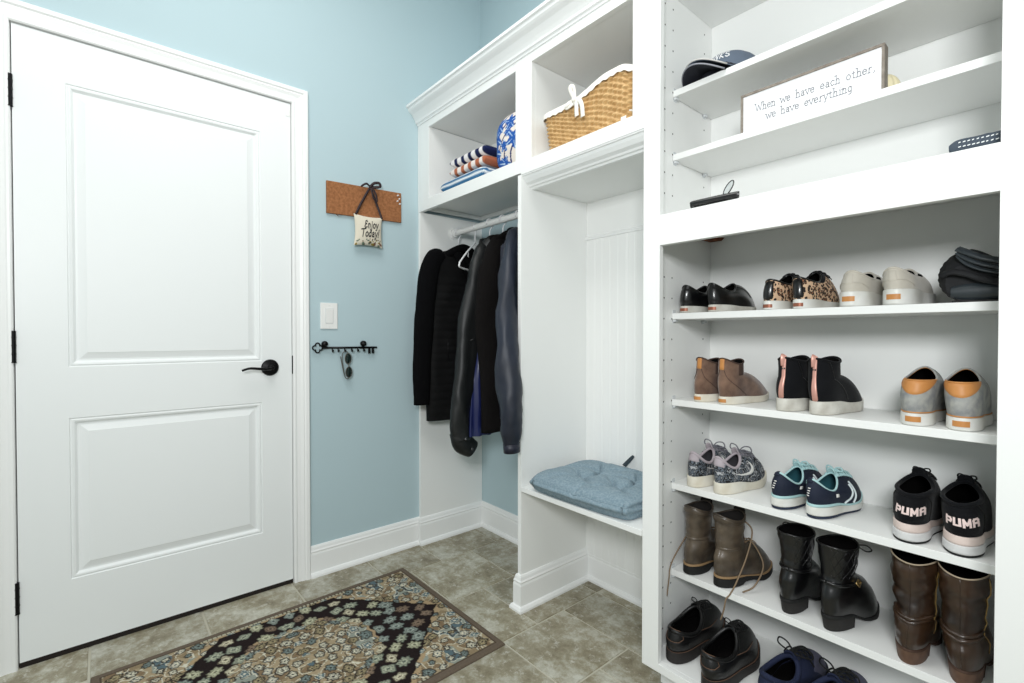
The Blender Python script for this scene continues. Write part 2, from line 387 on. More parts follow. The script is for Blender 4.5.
# ---- baseboards (profile: shoe moulding, flat, ogee cap)
BBP = [(0, 0), (.024, 0), (.024, .008), (.019, .018), (.013, .021), (.013, .098), (.011, .106), (.0125, .112), (.009, .118), (.0075, .128), (.004, .135), (0, .136)]
def base_run(name, p0, p1, nrm, label, prof=BBP, t=0):
    mb = MB(); mb.prism(prof, (p0[0], p0[1], 0), (p1[0], p1[1], 0), (nrm[0], nrm[1], 0), (0, 0, 1))
    return struct(mb.obj(name, TRIMW), label)
base_run('baseboard_left', (A, D1+.07), (A, F+.012), (1, 0), 'white baseboard between the door and the coat closet')
PT = .019
AX = A+PT                                     # inner face of closet's left panel (low)
base_run('baseboard_closet', (AX, F-.012), (AX, B), (1, 0), 'white baseboard inside the coat closet, left side')
base_run('baseboard_back', (AX, B), (-1.405, B), (0, -1), 'white baseboard along the back of the coat closet')
DV0, DV1 = -1.405, -1.386
base_run('baseboard_nook', (DV1, B), (-.839, B), (0, -1), 'white baseboard at the back under the bench')
# wrapped base of the divider (mitred ring)
mb = MB(); rg = []
for (x, y, nx, ny) in ((DV0, B, -1, 0), (DV0, F, -1, -1), (DV1, F, 1, -1), (DV1, B, 1, 0)):
    rg.append([(x+nx*a, y+ny*a, z) for a, z in BBP])
n = len(BBP); mb.add([v for r in rg for v in r], [(i*n+k, i*n+(k+1) % n, (i+1)*n+(k+1) % n, (i+1)*n+k) for i in range(3) for k in range(n)])
struct(mb.obj('baseboard_divider', TRIMW), 'white baseboard wrapped round the foot of the divider panel')

# ================================================================== CABINETS
ZR0, ZR1 = 1.6814, 1.735                      # bottom rail of the closet's upper box
ZO, ZC = 2.080, 2.120                         # top of openings, underside of crown
FT = .019
UL, UB, DR, XU = -2.066, -1.419, -1.328, -.879
# ---- coat closet (left bay)
c = thing('coat_closet', 'white built-in coat closet bay beside the door wall, with rod and cubby above', 'closet', (-1.79, F, 0))
def cb(name, x0, x1, y0, y1, z0, z1, parent=c, m=WHITE, bevel=.001):
    o = box(name, x0, x1, y0, y1, z0, z1, m, parent, bevel)
    o.location = -parent.location if parent.parent is None else (0, 0, 0)
    return o
def fix(o, p): o.location = -Vector(p.location); return o
cb('side_panel', A+.001, AX, F+.001, B-.001, .0, ZR0)
fr = MB(); fr.box(A+.001, UL, F, F+FT, ZR0, ZC); fr.box(UL, UB, F, F+FT, ZR0, ZR1); fr.box(UL, UB, F, F+FT, ZO, ZC)
fix(fr.obj('face_frame', WHITE, c, bevel=.001), c)
cb('cubby_shelf', AX, DV1-.03, F+FT, B-.001, ZR1-.019, ZR1)
cb('cubby_ceiling', UL, UB, F+FT, B-.001, ZO+.002, ZO+.02)
cb('cubby_side', UL-.019, UL, F+FT, B-.02, ZR1, ZO+.001)
cb('cubby_back', UL-.02, UB, B-.019, B-.001, ZR1, ZO+.001)
cb('cleat', AX, AX+.018, F+FT, B-.02, ZR1-.04, ZR1-.0195)
cb('cleat', AX, DV0-.001, B-.02, B-.001, ZR1-.04, ZR1-.0195)
RY, RZ = 1.427, 1.600
rod = MB(); rod.tube([(AX+.002, RY, RZ), (DV0-.002, RY, RZ)], .0155, 20); fix(rod.obj('closet_rod', PLASTW, c, True, angle=40), c)
for xa, s in ((AX, 1), (DV0, -1)):
    r = MB(); r.lathe([(.03, 0), (.03, s*.004), (.023, s*.006), (.022, s*.02), (.017, s*.022)], 24, 'x', (xa, RY, RZ)); fix(r.obj('rod_socket', PLASTW, c, True, angle=40), c)

# ---- bench nook (middle bay)
b = thing('bench_nook', 'white built-in bench bay with beadboard back, between closet and shoe shelves', 'bench', (-1.12, F, 0))
XS, XIN = -.839, -.820
cb('divider_panel', DV0, DV1, F, B-.001, 0, ZR0, b)
fr = MB(); fr.box(UB, DR, F, F+FT, ZR0, ZC); fr.box(DR, XU, F, F+FT, 1.6743, 1.7241); fr.box(DR, XU, F, F+FT, ZO, ZC); fr.box(XU, XS-.0005, F, F+FT, 1.6743, ZC)
fr.box(DV0, DR, F, F+FT, 1.6743, ZR0+.001)
fix(fr.obj('face_frame', WHITE, b, bevel=.001), b)
cb('cubby_shelf', DR-.02, XS-.001, F+FT, B-.001, 1.705, 1.7241, b)
cb('cubby_ceiling', DR-.018, XU+.018, F+FT, B-.001, ZO+.002, ZO+.02, b)
cb('cubby_side', DR-.018, DR, F+FT, B-.001, 1.7245, ZO+.001, b)
cb('cubby_side', XU, XU+.018, F+FT, B-.001, 1.7245, ZO+.001, b)
cb('cubby_back', DR, XU, B-.012, B-.001, 1.7245, ZO+.001, b)
cb('soffit', DV1, XS-.001, F+.05, B-.001, 1.6315, 1.645, b)
cv = MB(); cv.prism([(0, 1.6742), (0, 1.670), (.006, 1.668), (.010, 1.660), (.020, 1.648), (.034, 1.642), (.038, 1.636), (.046, 1.634), (.050, 1.6285), (.062, 1.6285), (.062, 1.6742)], (DV1, F+.003, 0), (XS-.001, F+.003, 0), (0, 1, 0), (0, 0, 1))
fix(cv.obj('cove_moulding', TRIMW, b), b)
# beadboard back panel: vertical beads are in the mesh
bbp = MB()
def bead_x():
    xs = []; x = DV1
    while x < XS-.001:
        xs += [(x, 0), (x+.003, .0014), (x+.006, 0), (x+.009, .0014), (x+.012, 0)]; x += .041
    return [p for p in xs if p[0] < XS-.001]+[(XS-.001, 0)]
bx_ = bead_x(); yb = B-.012
def beadpanel(z0, z1):
    vs = [(x, yb+d, z) for z in (z0, z1) for x, d in bx_]; n = len(bx_)
    bbp.add(vs, [(i, i+1, n+i+1, n+i) for i in range(n-1)])
beadpanel(.10, 1.478)
fix(bbp.obj('beadboard', WHITE, b), b)
cb('back_panel', DV1, XS-.001, B-.0118, B-.001, 1.478, 1.6315, b)
cp = MB(); cp.prism([(0, 1.472), (.006, 1.472), (.009, 1.478), (.012, 1.482), (.008, 1.488), (0, 1.489)], (DV1, yb, 0), (XS-.001, yb, 0), (0, -1, 0), (0, 0, 1))
fix(cp.obj('beadboard_cap', TRIMW, b), b)
cb('bench_seat', DV1+.0005, XS-.001, F-.004, B-.014, .4615, .4795, b)

# ---- shoe cabinet (right bay)
s = thing('shoe_cabinet', 'tall white built-in shelving unit with adjustable shelves full of shoes', 'cabinet', (-.45, F, 0))
XL, XR2 = -.784, XR
YS, YBK = 1.350, 1.590
SZ = dict(a=1.8155, b=1.620, c=1.130, d=.863, e=.6025, f=.332)
fr = MB()
fr.box(XS, XL, F, F+FT, .080, 2.75); fr.box(XR2, XR2+.055, F, F+FT, .080, 2.75)
fr.box(XL, XR2, F, F+FT, 1.3205, 1.4076); fr.box(XL, XR2, F, F+FT, .080, .105); fr.box(XL, XR2, F, F+FT, 2.2, 2.75)
fix(fr.obj('face_frame', WHITE, s, bevel=.001), s)
HOLE = mat('pin_hole', (70, 70, 68), .9)
for side, (x0, x1, xf) in enumerate(((XS, XIN, XIN), (XR2+.036, XR2+.055, XR2+.036))):
    mb = MB(); mb.box(x0, x1, F+FT, B-.002, .0805, 2.45)
    n_ = -.0004 if side else .0004
    for y in (1.306, 1.350, 1.542):
        z = .16
        while z < 2.3:
            if not (1.30 < z < 1.43):
                vs = [(xf+n_, y+.0028*math.cos(k*PI/4), z+.0028*math.sin(k*PI/4)) for k in range(8)]
                mb.add(vs, [tuple(range(8))], 1)
            z += .0635
    fix(mb.obj('side_panel', [WHITE, HOLE], s), s)
cb('back_panel', XIN, XR2+.036, YBK, YBK+.012, .0805, 2.45, s)
cb('deck', XIN, XR2+.036, F+FT, YBK-.0005, .086, .105, s)
cb('middle_deck', XIN, XR2+.036, F+FT, YBK-.0005, 1.3885, 1.4076, s)
cb('cabinet_top', XIN, XR2+.036, F+FT, YBK-.0005, 2.105, 2.124, s)
cb('toe_kick', XS+.02, XR2+.036, F+.07, F+.085, 0, .0795, s)
for k, z in SZ.items():
    sh = cb('shelf', XIN+.0015, XR2+.0345, YS, YBK-.001, z-.019, z, s)
    for px_ in (YS+.012, YBK-.05):
        for xx, sg in ((XIN, 1), (XR2+.036, -1)):
            cl = MB(); cl.box(min(xx, xx+sg*.0014), max(xx, xx+sg*.0014), px_-.008, px_+.008, z-.030, z+.010)
            cl.box(min(xx, xx+sg*.010), max(xx, xx+sg*.010), px_-.008, px_+.008, z-.026, z-.0195)
            fix(cl.obj('shelf_clip', mat('clip_plastic', (214, 218, 220), .25), s), s)
MB().add([(XIN+.001, YBK-.002, 1.3880), (XIN+.001, YBK-.10, 1.3880), (XIN+.05, YBK-.002, 1.3880), (XIN+.001, YBK-.002, 1.3790), (XIN+.001, YBK-.085, 1.3790), (XIN+.04, YBK-.002, 1.3790)],
         [(0, 1, 2), (3, 5, 4), (0, 3, 4, 1), (1, 4, 5, 2), (0, 2, 5, 3)]).obj('corner_block', mat('raw_wood', (140, 84, 50), .8, rgb2=(110, 62, 36), vscale=60), None)
cbk = bpy.data.objects['corner_block']; cbk.parent = s; fix(cbk, s); cbk['label'] = 'brown raw wood corner block'

# ---- crown moulding over the closet and bench bays
cr = MB()
CP = [(0, 0), (-.004, 0), (-.006, .008), (-.012, .011), (-.014, .020), (-.020, .030), (-.034, .048), (-.048, .058), (-.054, .064), (-.056, .074), (-.064, .077), (-.064, .088), (.012, .088), (.012, 0)]
cr.prism(CP, (A+.001, F-.0005, ZC-.006), (XS-.002, F-.0005, ZC-.006), (0, 1, 0), (0, 0, 1))
cr.box(A+.001, XS-.002, F+.012, B-.002, 2.19, 2.20)
o = cr.obj('trim_3', TRIMW); struct(o, 'white crown moulding along the top of the closet and bench cubbies')

# ================================================================== SHOES
M_ = mat
LEB = M_('black_leather', (9, 9, 11), .3, coat=.35, bump=.15, bscale=260)
LIN = M_('dark_lining', (9, 8, 8), .95, spec=.1)
SUB = M_('black_suede', (13, 14, 18), .9, spec=.2, sheen=.05, bump=.3, bscale=500)
CREAM = M_('cream_rubber', (214, 206, 188), .55, rgb2=(232, 228, 216), vscale=18)
WHR = M_('white_rubber', (232, 232, 228), .45, rgb2=(212, 210, 202), vscale=15)
OFFW = M_('worn_white_rubber', (186, 182, 172), .6, rgb2=(222, 220, 212), vscale=22)
BLR = M_('black_rubber', (14, 14, 14), .7, bump=.3, bscale=120)
TAN = M_('tan_leather', (196, 134, 74), .5, bump=.15)
COPPER = M_('copper_label', (150, 92, 70), .4, .3)
ROSE = M_('rose_gold_strip', (214, 160, 146), .35, .35)

class Shoe:
    """heel at the origin, toe towards +y; side=+1 right shoe, -1 left shoe"""
    def __init__(s, name, label, group, x, y, z, rz, side, L=.235, W=.078, heel=.85, waist=.76, toe=.92, ht=.028, ft=.02, spring=.006,
                 col=(.055, .05, .026, .075, .055, .085), flare=1.02, shaft=None, pow_=2.3, dome=1.4, bulge=.0, toeh=.7, cat='shoe', banana=.05, wob=0):
        s.t = thing(name, label, cat, (x, y, z), rz, group)
        s.L, s.W, s.side, s.heel, s.waist, s.toe = L, W, side, heel, waist, toe
        s.ht, s.ft, s.spring, s.col, s.flare, s.pow_, s.dome, s.bulge, s.toeh, s.banana = ht, ft, spring, col, flare, pow_, dome, bulge, toeh, banana
        s.shaft = shaft; s.wob = wob; s.VT = 1 + (len(shaft) if shaft else 0)
    def half(s, t):
        m = interp(t, [(0, s.heel*.98), (.12, s.heel), (.4, s.waist), (.7, 1), (.88, s.toe), (1, s.toe*.9)])
        return s.W/2*m
    def P(s, u, k=1.0, off=0):
        c, d = math.cos(u), math.sin(u); e = 2/s.pow_
        cy = -math.copysign(abs(c)**e, c); dx = math.copysign(abs(d)**e, d)
        t = .5+.5*cy
        x = s.half(t)*dx*k + math.copysign(off, dx)*abs(dx) - s.side*s.banana*s.W*(t-.35)**2*4*(1 if t > .35 else 0)
        return x, s.L*.5 + s.L*.5*cy*(1-(1-k)*.35) + off*cy, t
    def zt(s, t): return interp(t, [(0, s.ht), (.22, s.ht), (.55, s.ft), (.8, s.ft), (1, s.ft+s.spring)])
    def zb(s, t): return interp(t, [(0, .0), (.72, 0), (1, s.spring)])
    def part(s, name, mb, m, smooth=True, parent=None, angle=None, sub=0, label=None):
        o = mb.obj(name, m, parent or s.t, smooth, angle=angle, sub=sub)
        if label: o['label'] = label
        return o
    def sole(s, name, m, a=0, b=1, fl=1.02, zb=None, inset=.95, wave=0, tmin=0, tmax=1):
        """band of the sole between fractions a..b of its height"""
        zbf = zb or s.zb; nu = 56; rings = []
        def lv(fr, k):
            out = []
            for i in range(nu):
                x, y, t = s.P(2*PI*i/nu, k); z0, z1 = zbf(t), s.zt(t)
                wv = wave*math.sin(t*PI*3)*(fr > .5) if wave else 0
                out.append((x, y, z0+(z1-z0)*fr+wv))
            return out
        e = min(.12, (b-a)*.3)
        L_ = [lv(a, inset*fl*.98), lv(a+e*.5, fl*.995), lv(a+e, fl), lv(b-e, fl*.995), lv(b-e*.3, fl*.985), lv(b, inset*fl*.97)]
        flat = lambda r: [(-s.side*s.banana*s.W*max(0, p[1]/s.L-.35)**2*4, p[1]*.96+s.L*.02, p[2]) for p in r]
        rings = [flat(L_[0])]+L_+[flat(L_[-1])]
        mb = MB(); n = nu
        mb.add([v for r in rings for v in r], [(i*n+k, i*n+(k+1) % n, (i+1)*n+(k+1) % n, (i+1)*n+k) for i in range(len(rings)-1) for k in range(n)])
        return s.part(name, mb, m, angle=50)
    def block_heel(s, m, h, l=.3, taper=.9, name='heel'):
        """stacked heel block under the back of the sole"""
        nu = 40; rings = []
        for fr, k in ((0, taper), (.05, taper*1.01), (.95, .99), (1, .98)):
            r = []
            for i in range(nu):
                x, y, t = s.P(2*PI*i/nu, 1.0)
                yy = min(y, s.L*l*(.93+.07*fr)); hx = s.half(min(t, l))
                x = max(-hx, min(hx, x))*k; yy = s.L*.01*(1-fr)*3+yy*(1 if yy > 0 else k)
                r.append((x, yy, h*fr))
            rings.append(r)
        c0 = [(0, s.L*l*.5, 0)]*nu; c1 = [(0, s.L*l*.5, h)]*nu
        rings = [c0]+rings+[c1]; n = nu
        mb = MB(); mb.add([v for r in rings for v in r], [(i*n+k, i*n+(k+1) % n, (i+1)*n+(k+1) % n, (i+1)*n+k) for i in range(len(rings)-1) for k in range(n)])
        return s.part(name, mb, m, angle=50)
    def C(s, u, col=None):
        yc, a, b, zh, zs, zf = col or s.col
        c, d = math.cos(u), math.sin(u)
        z = zs+((zh-zs) if c > 0 else (zf-zs))*abs(c)**2
        return Vector((b*d - s.side*.004, yc-a*c, z))
    def S(s, u, v):
        x0, y0, t = s.P(u, .95); z0 = s.zt(t)-.002
        w_ = (1-math.cos(u))/2
        ext = 0
        if v > s.VT: ext = v-s.VT; v = s.VT
        if v <= 1:
            c = s.C(u); pv = 1+s.dome*w_
            hz_ = 1-(1-max(0, v))**pv
            if s.toeh != 1: hz_ = hz_**(1-(1-s.toeh)*w_)
            g = v**(1.5-.6*w_)
            bl = s.bulge*math.sin(PI*min(1, v*1.0))*(1-w_*.4)
            nx, ny = math.sin(u), -math.cos(u)
            p = Vector((x0+(c.x-x0)*g+nx*bl, y0+(c.y-y0)*g+ny*bl*(1-w_), z0+(c.z-z0)*hz_))
        else:
            rs = [s.col]+list(s.shaft); i = min(len(rs)-2, int(v-1)); f = v-1-i
            q0, q1, q2, q3 = rs[max(0, i-1)], rs[i], rs[i+1], rs[min(len(rs)-1, i+2)]
            cc = [.5*((2*b_)+(c_-a_)*f+(2*a_-5*b_+4*c_-d_)*f*f+(3*b_-a_-3*c_+d_)*f**3) for a_, b_, c_, d_ in zip(q0, q1, q2, q3)]
            p = s.C(u, cc)
        if s.wob:
            k = s.wob*min(1, v*2)*(1 if v < s.VT-.15 else .2)
            nn = noise.noise(Vector((p.x*16+s.side*3, p.y*16+s.t.location.x*9, p.z*42)))
            n2 = noise.noise(Vector((p.x*30, p.y*30+5, p.z*70+s.side*4)))
            p += Vector((math.sin(u), -math.cos(u), 0))*(nn*k+n2*k*.5)
        if ext: p.z += ext*.1
        return p
    def N(s, u, v):
        e = .01; a = s.S(u+e, v)-s.S(u-e, v); b_ = s.S(u, v+e)-s.S(u, v-e if v > e else v)
        n = a.cross(b_); return n.normalized() if n.length > 1e-12 else Vector((0, 0, 1))
    def upper(s, m, name='upper', lining=LIN, thick=.93, insole=True, v1=None):
        v1 = v1 or s.VT; nv = 14 if s.VT == 1 else 12+10*(s.VT-1)
        mb = MB(); mb.grid(lambda a, b_: s.S(2*PI*a, b_*v1), 56, nv, cu=True)
        o = s.part(name, mb, m)
        yc = s.col[0]
        def inner(a, b_):
            u = 2*PI*a; v = v1*(1-b_)+.12*b_; p = s.S(u, v); k = min(1, .35+b_*6) if b_ < .1 else 1
            q = Vector((p.x*thick, yc+(p.y-yc)*thick, p.z-.003*b_))
            return p.lerp(q, 1 if b_ > 0 else .15)
        mb = MB(); mb.grid(inner, 48, 12, cu=True)
        nn = 48
        base = [Vector((inner(k/nn, 1).x, inner(k/nn, 1).y, s.zt(.3)+.004)) for k in range(nn)]
        mb.add(base, [tuple(range(nn))])
        s.part('lining', mb, lining)
        return o
    def rim(s, m, r=.003, name='collar', v=None, dz=0, flat=1.0, u0=0, u1=2*PI):
        v = v or s.VT; full = u1-u0 > 6.2; n = 48
        mb = MB(); mb.tube([s.S(u0+(u1-u0)*k/n, v-.001)+Vector((0, 0, dz)) for k in range(n if full else n+1)], r, 8, closed=full)
        return s.part(name, mb, m)
    def patch(s, name, m, u0, u1, v0, v1, off=.0012, n=(10, 8), edge=None, parent=None, label=None):
        nu, nv = n
        def f(a, b_):
            bd = a in (0, 1) or b_ in (0, 1)
            aa = a; bb = b_
            u = u0+(u1-u0)*aa; v = v0+(v1-v0)*bb
            if edge: u, v = edge(aa, bb)
            return s.S(u, v)+s.N(u, v)*(off if not bd else -.0006)
        mb = MB(); mb.grid(f, nu, nv); return s.part(name, mb, m, parent=parent, label=label)
    def line(s, mb, uvs, r=.0008, off=.0008, n=6, sp=6):
        pts = []
        for (a, b_), (c, d) in zip(uvs, uvs[1:]):
            for k in range(sp): t = k/sp; pts.append((a+(c-a)*t, b_+(d-b_)*t))
        pts.append(uvs[-1])
        mb.tube([s.S(u, v)+s.N(u, v)*off for u, v in pts], r, n); return mb
    def seams(s, lists, m, r=.0008, off=.0008, name='seam', n=6, sp=6):
        for uv in lists:
            b_ = MB(); s.line(b_, uv, r, off, n, sp); s.part(name, b_, m)
    def tongue(s, m, v0=.55, up=.02, hw=.42, back=.4, name='tongue'):
        def f(a, b_):
            u = PI+hw*(2*a-1)*(1-.15*b_)
            if b_ < .6:
                v = v0+(s.VT-v0)*b_/.6; return s.S(u, v)+s.N(u, v)*(-.0005+.0012)
            q = (b_-.6)/.4; p = s.S(u, s.VT); d = (s.S(PI, s.VT)-s.S(PI, s.VT-.12)).normalized()
            d = (d*back+Vector((0, 0, 1))*(1-back)).normalized(); rr = up*(1-(2*a-1)**4*.25)
            return p+d*rr*q+s.N(u, s.VT)*.0007
        mb = MB(); mb.grid(f, 12, 14)
        o = s.part(name, mb, m); md = o.modifiers.new('t', 'SOLIDIFY'); md.thickness = .003; md.offset = 0
        return o
    def laces(s, m, v0=.5, v1=.92, n=5, hw=.5, r=.0014, name='lace', loops=True, ls=1, off=.003, drop=True):
        mb = MB()
        for k in range(n):
            v = v0+(v1-v0)*k/(n-1); vn = v+(v1-v0)/(n-1)*.55
            for sg in (-1, 1):
                pts = []
                for j in range(9):
                    t = j/8; u = PI+sg*hw*(1-2*t); vv = v+(vn-v)*t
                    pts.append(s.S(u, vv)+s.N(u, vv)*(off+.0012*math.sin(PI*t)*sg+.0015*math.sin(PI*t)))
                mb.tube(pts, r, 6)
        if loops:
            p = s.S(PI, v1+.02)+s.N(PI, v1)*(off+.003)
            for sg in (-1, 1):
                q = [p, p+Vector((sg*.012, .004, .014))*ls, p+Vector((sg*.030, .006, .016))*ls, p+Vector((sg*.034, .008, .002))*ls, p+Vector((sg*.014, .004, -.002))*ls, p]
                mb.tube(spline(q, 5), r, 6)
                if drop:
                    e = [p, p+Vector((sg*.01, .012, .003))*ls, p+Vector((sg*.022, .02, -.008))*ls, p+Vector((sg*.03, .024, -.022))*ls]
                    mb.tube(spline(e, 5), r, 6)
        return s.part(name, mb, m)
    def writing(s, txt, m, u0, u1, v0, v1, wd=.25, name='lettering', serif=0, off=.0016):
        tw = text_width(txt)
        def f(a, b_):
            u = u0+(u1-u0)*a/tw; v = v0+(v1-v0)*b_
            return s.S(u, v)+s.N(u, v)*off
        mb = lettering(txt, f, wd, serif); return s.part(name, mb, m, smooth=False)

SY = YS + .001
def px(v): return v*.984
# u runs 0 at the heel, + to the shoe's +x side

# ---- shelf c: black leather slip-ons
def slipon(side, x, rz):
    w = 'left' if side < 0 else 'right'
    t = Shoe('slip_on_shoe', ('left-hand' if side < 0 else 'right-hand')+' black leather slip-on with white sole, top shoe row beside the cabinet side', 'black slip-on shoes', x, SY, SZ['c']+.0004, rz, side,
             W=.076, ht=.021, ft=.018, col=(.062, .056, .027, .083, .060, .088), bulge=.004, dome=1.6, toeh=.75)
    t.sole('sole', OFFW, 0, 1); t.upper(LEB); t.rim(LEB, .0026)
    t.patch('heel_label', COPPER, -.55, .55, .01, .02, .001) if 0 else None
    lb = MB()
    def f(a, b_):
        x_, y_, tt = t.P(-.36+.72*a, 1.02, .0008); return (x_, y_, .005+.009*b_)
    lb.grid(f, 8, 2); t.part('heel_label', lb, COPPER)
    t.patch('heel_counter', LEB, -.75, .75, .15, .88, .0012)
    t.seams([[(PI-.9, .25), (PI-.75, .6), (PI-.72, .97)], [(PI+.9, .25), (PI+.75, .6), (PI+.72, .97)]], LEB, .0009, .0008, 'seam')
    return t
def heel_label(t, m, h0=.005, h1=.014, au=.36, fl=1.02, k=0, name='heel_label'):
    lb = MB()
    def f(a, b_):
        x_, y_, tt = t.P(-au+2*au*a+k, fl, .0008); return (x_, y_, h0+(h1-h0)*b_)
    lb.grid(f, 8, 2); return t.part(name, lb, m)
slipon(-1, -.783, -.03); slipon(1, -.694, -.10)

# ---- leopard print sneakers
LEO = spots_mat('leopard_print', (216, 182, 150), (34, 24, 22), (150, 100, 70), 105)
for side, x in ((-1, -.540), (1, -.466)):
    t = Shoe('leopard_shoe', ('left-hand' if side < 0 else 'right-hand')+' leopard print sneaker with black heel and white sole', 'leopard print sneakers', x, SY, SZ['c']+.0004, -.10, side,
             W=.071, ht=.024, ft=.02, col=(.060, .052, .025, .080, .068, .100), bulge=.004, dome=1.5)
    t.sole('sole', WHR, 0, 1); t.upper(LEO); t.rim(LEB, .0025)
    t.patch('heel_counter', LEB, -.42, .42, .05, .97, .0014)
    heel_label(t, COPPER)
    fz = t.patch('fuzzy_collar', SUB, PI-1.5, PI+1.5, .8, .99, .003); t.tongue(SUB, .6, .004, .6)
    t.laces(SUB, .45, .8, 3, .45, loops=False)

# ---- pale grey suede slip-ons
BEI = M_('pale_suede', (206, 199, 186), .85, sheen=.3, bump=.3, bscale=400, rgb2=(190, 184, 172), vscale=12)
for side, x in ((-1, -.356), (1, -.270)):
    t = Shoe('suede_slip_on', ('left-hand' if side < 0 else 'right-hand')+' pale beige suede slip-on with thick white sole and tan heel label', 'pale beige slip-ons', x, SY, SZ['c']+.0004, -.07, side,
             W=.080, heel=.9, ht=.036, ft=.030, col=(.060, .054, .027, .084, .066, .088), bulge=.004, dome=1.6)
    t.sole('sole', WHR, 0, 1, fl=1.05); t.upper(BEI); t.rim(BEI, .0026)
    heel_label(t, TAN, .012, .024, .30, 1.05)
    t.patch('heel_tab', BEI, -.2, .2, .35, .9, .0016)
    t.patch('side_gore', LIN, PI-1.25, PI-.85, .72, .97, .001); t.patch('side_gore', LIN, PI+.85, PI+1.25, .72, .97, .001)
    m = MB(); t.line(m, [(-.9, .2), (-.6, .42), (-.2, .45), (.2, .45), (.6, .42), (.9, .2)], .0008); t.part('seam', m, BEI)

# ---- folded black boot lying at the right end of the row
def folded_boot():
    t = thing('folded_boot', 'black collapsed boot with ribbed shaft folded over, right end of top shoe row', 'boot', (-.185, SY, SZ['c']))
    RIB = M_('ribbed_black_knit', (18, 19, 22), .8); GLO = M_('black_gloss_trim', (46, 52, 56), .3, bump=.1)
    prof = [(-.006, .040), (-.016, .066), (-.008, .094), (.012, .112), (.028, .117), (.070, .098), (.110, .078)]
    def body(a, b_):   # a around, b along y
        y = .012+.19*b_
        k = (1-.25*b_)*(1-.3*max(0, .12-b_)/.12)
        ang = 2*PI*a
        cx, cz = .040, .058*k
        rx = .056*k; rz_ = .058*k
        x_ = cx-rx*math.cos(ang); z = cz+rz_*math.sin(ang)
        if x_ > cx: z = cz+(z-cz)*(1-.45*((x_-cx)/rx)); x_ = cx+(x_-cx)*1.1
        rib = .0008*math.sin(z*520)*(1 if x_ < cx+.02 else .2)
        return (x_-rib, y, max(.001, z))
    mb = MB(); mb.grid(body, 90, 16, cu=True)
    n = 90; mb.add([body(k/n, 0) for k in range(n)]+[(.04, .012, .05)], [(k, (k+1) % n, n) for k in range(n)])
    mb.obj('shaft', RIB, t, True)
    m = MB(); m.tube(spline([(-.004, .006, .058), (.012, .0, .064), (.035, -.001, .058), (.06, .0, .045), (.088, .004, .036)], 8), .006, 10, rs=[(.008, .005)]*33); m.obj('fold', RIB, t, True)
    m = MB()
    for k, (dz, r) in enumerate(((0, .006), (-.013, .005), (-.024, .004))):
        pts = spline([(.020, .010, .112+dz*.6), (.036, .004, .102+dz), (.060, .002, .088+dz), (.092, .003, .078+dz)], 8)
        m.tube(pts, r, 8, rs=[(r*1.3, r*.7)]*len(pts))
    m.obj('trim_band', GLO, t, True)
    def foot(a, b_):
        ang = 2*PI*a; k = math.sin(PI*min(1, .06+b_*.9))**.4
        x_ = .010+.095*b_; return (x_, .006+.028*(1-math.cos(ang))*.5*k, .022+.021*k*math.sin(ang)*(1 if math.sin(ang) > 0 else 1))
    mb = MB(); mb.grid(foot, 24, 14, cu=True)
    mb.add([foot(k/24, 0) for k in range(24)], [tuple(range(24))])
    mb.obj('foot', GLO, t, True)
    MB().box(.012, .100, .004, .036, 0, .004).obj('sole', BLR, t, bevel=.001)
    return t
folded_boot()

# ---- shelf d: brown suede chelsea boots
BRS = M_('brown_suede', (126, 98, 80), .9, sheen=.3, bump=.3, bscale=350, rgb2=(86, 62, 50), vscale=24)
BRD = M_('brown_elastic', (70, 52, 44), .85)
for side, x in ((-1, -.738), (1, -.662)):
    t = Shoe('suede_ankle_boot', ('left-hand' if side < 0 else 'right-hand')+' brown suede slip-on ankle boot with tan heel tab and cream sole', 'brown suede ankle boots', x, SY, SZ['d']+.0004, -.14, side,
             W=.073, ht=.023, ft=.019, col=(.052, .046, .029, .082, .082, .090), shaft=[(.052, .042, .029, .132, .116, .128)], bulge=.004, dome=.8, toeh=.88, cat='boot')
    t.sole('sole', CREAM, 0, 1); t.upper(BRS); t.rim(BRD, .0022)
    heel_label(t, TAN, .006, .016, .34)
    t.patch('pull_tab', TAN, -.24, .24, 1.35, 1.99, .0025, label='tan leather heel tab')
    for sg in (-1, 1): t.patch('elastic_panel', BRD, PI+sg*1.75, PI+sg*1.15, 1.0, 1.93, .0012)
    t.seams([[(.25, 1.35), (.5, .9), (.9, .5), (1.3, .05)], [(-.25, 1.35), (-.5, .9), (-.9, .5), (-1.3, .05)]], BRD, .0008, .0008, 'seam')

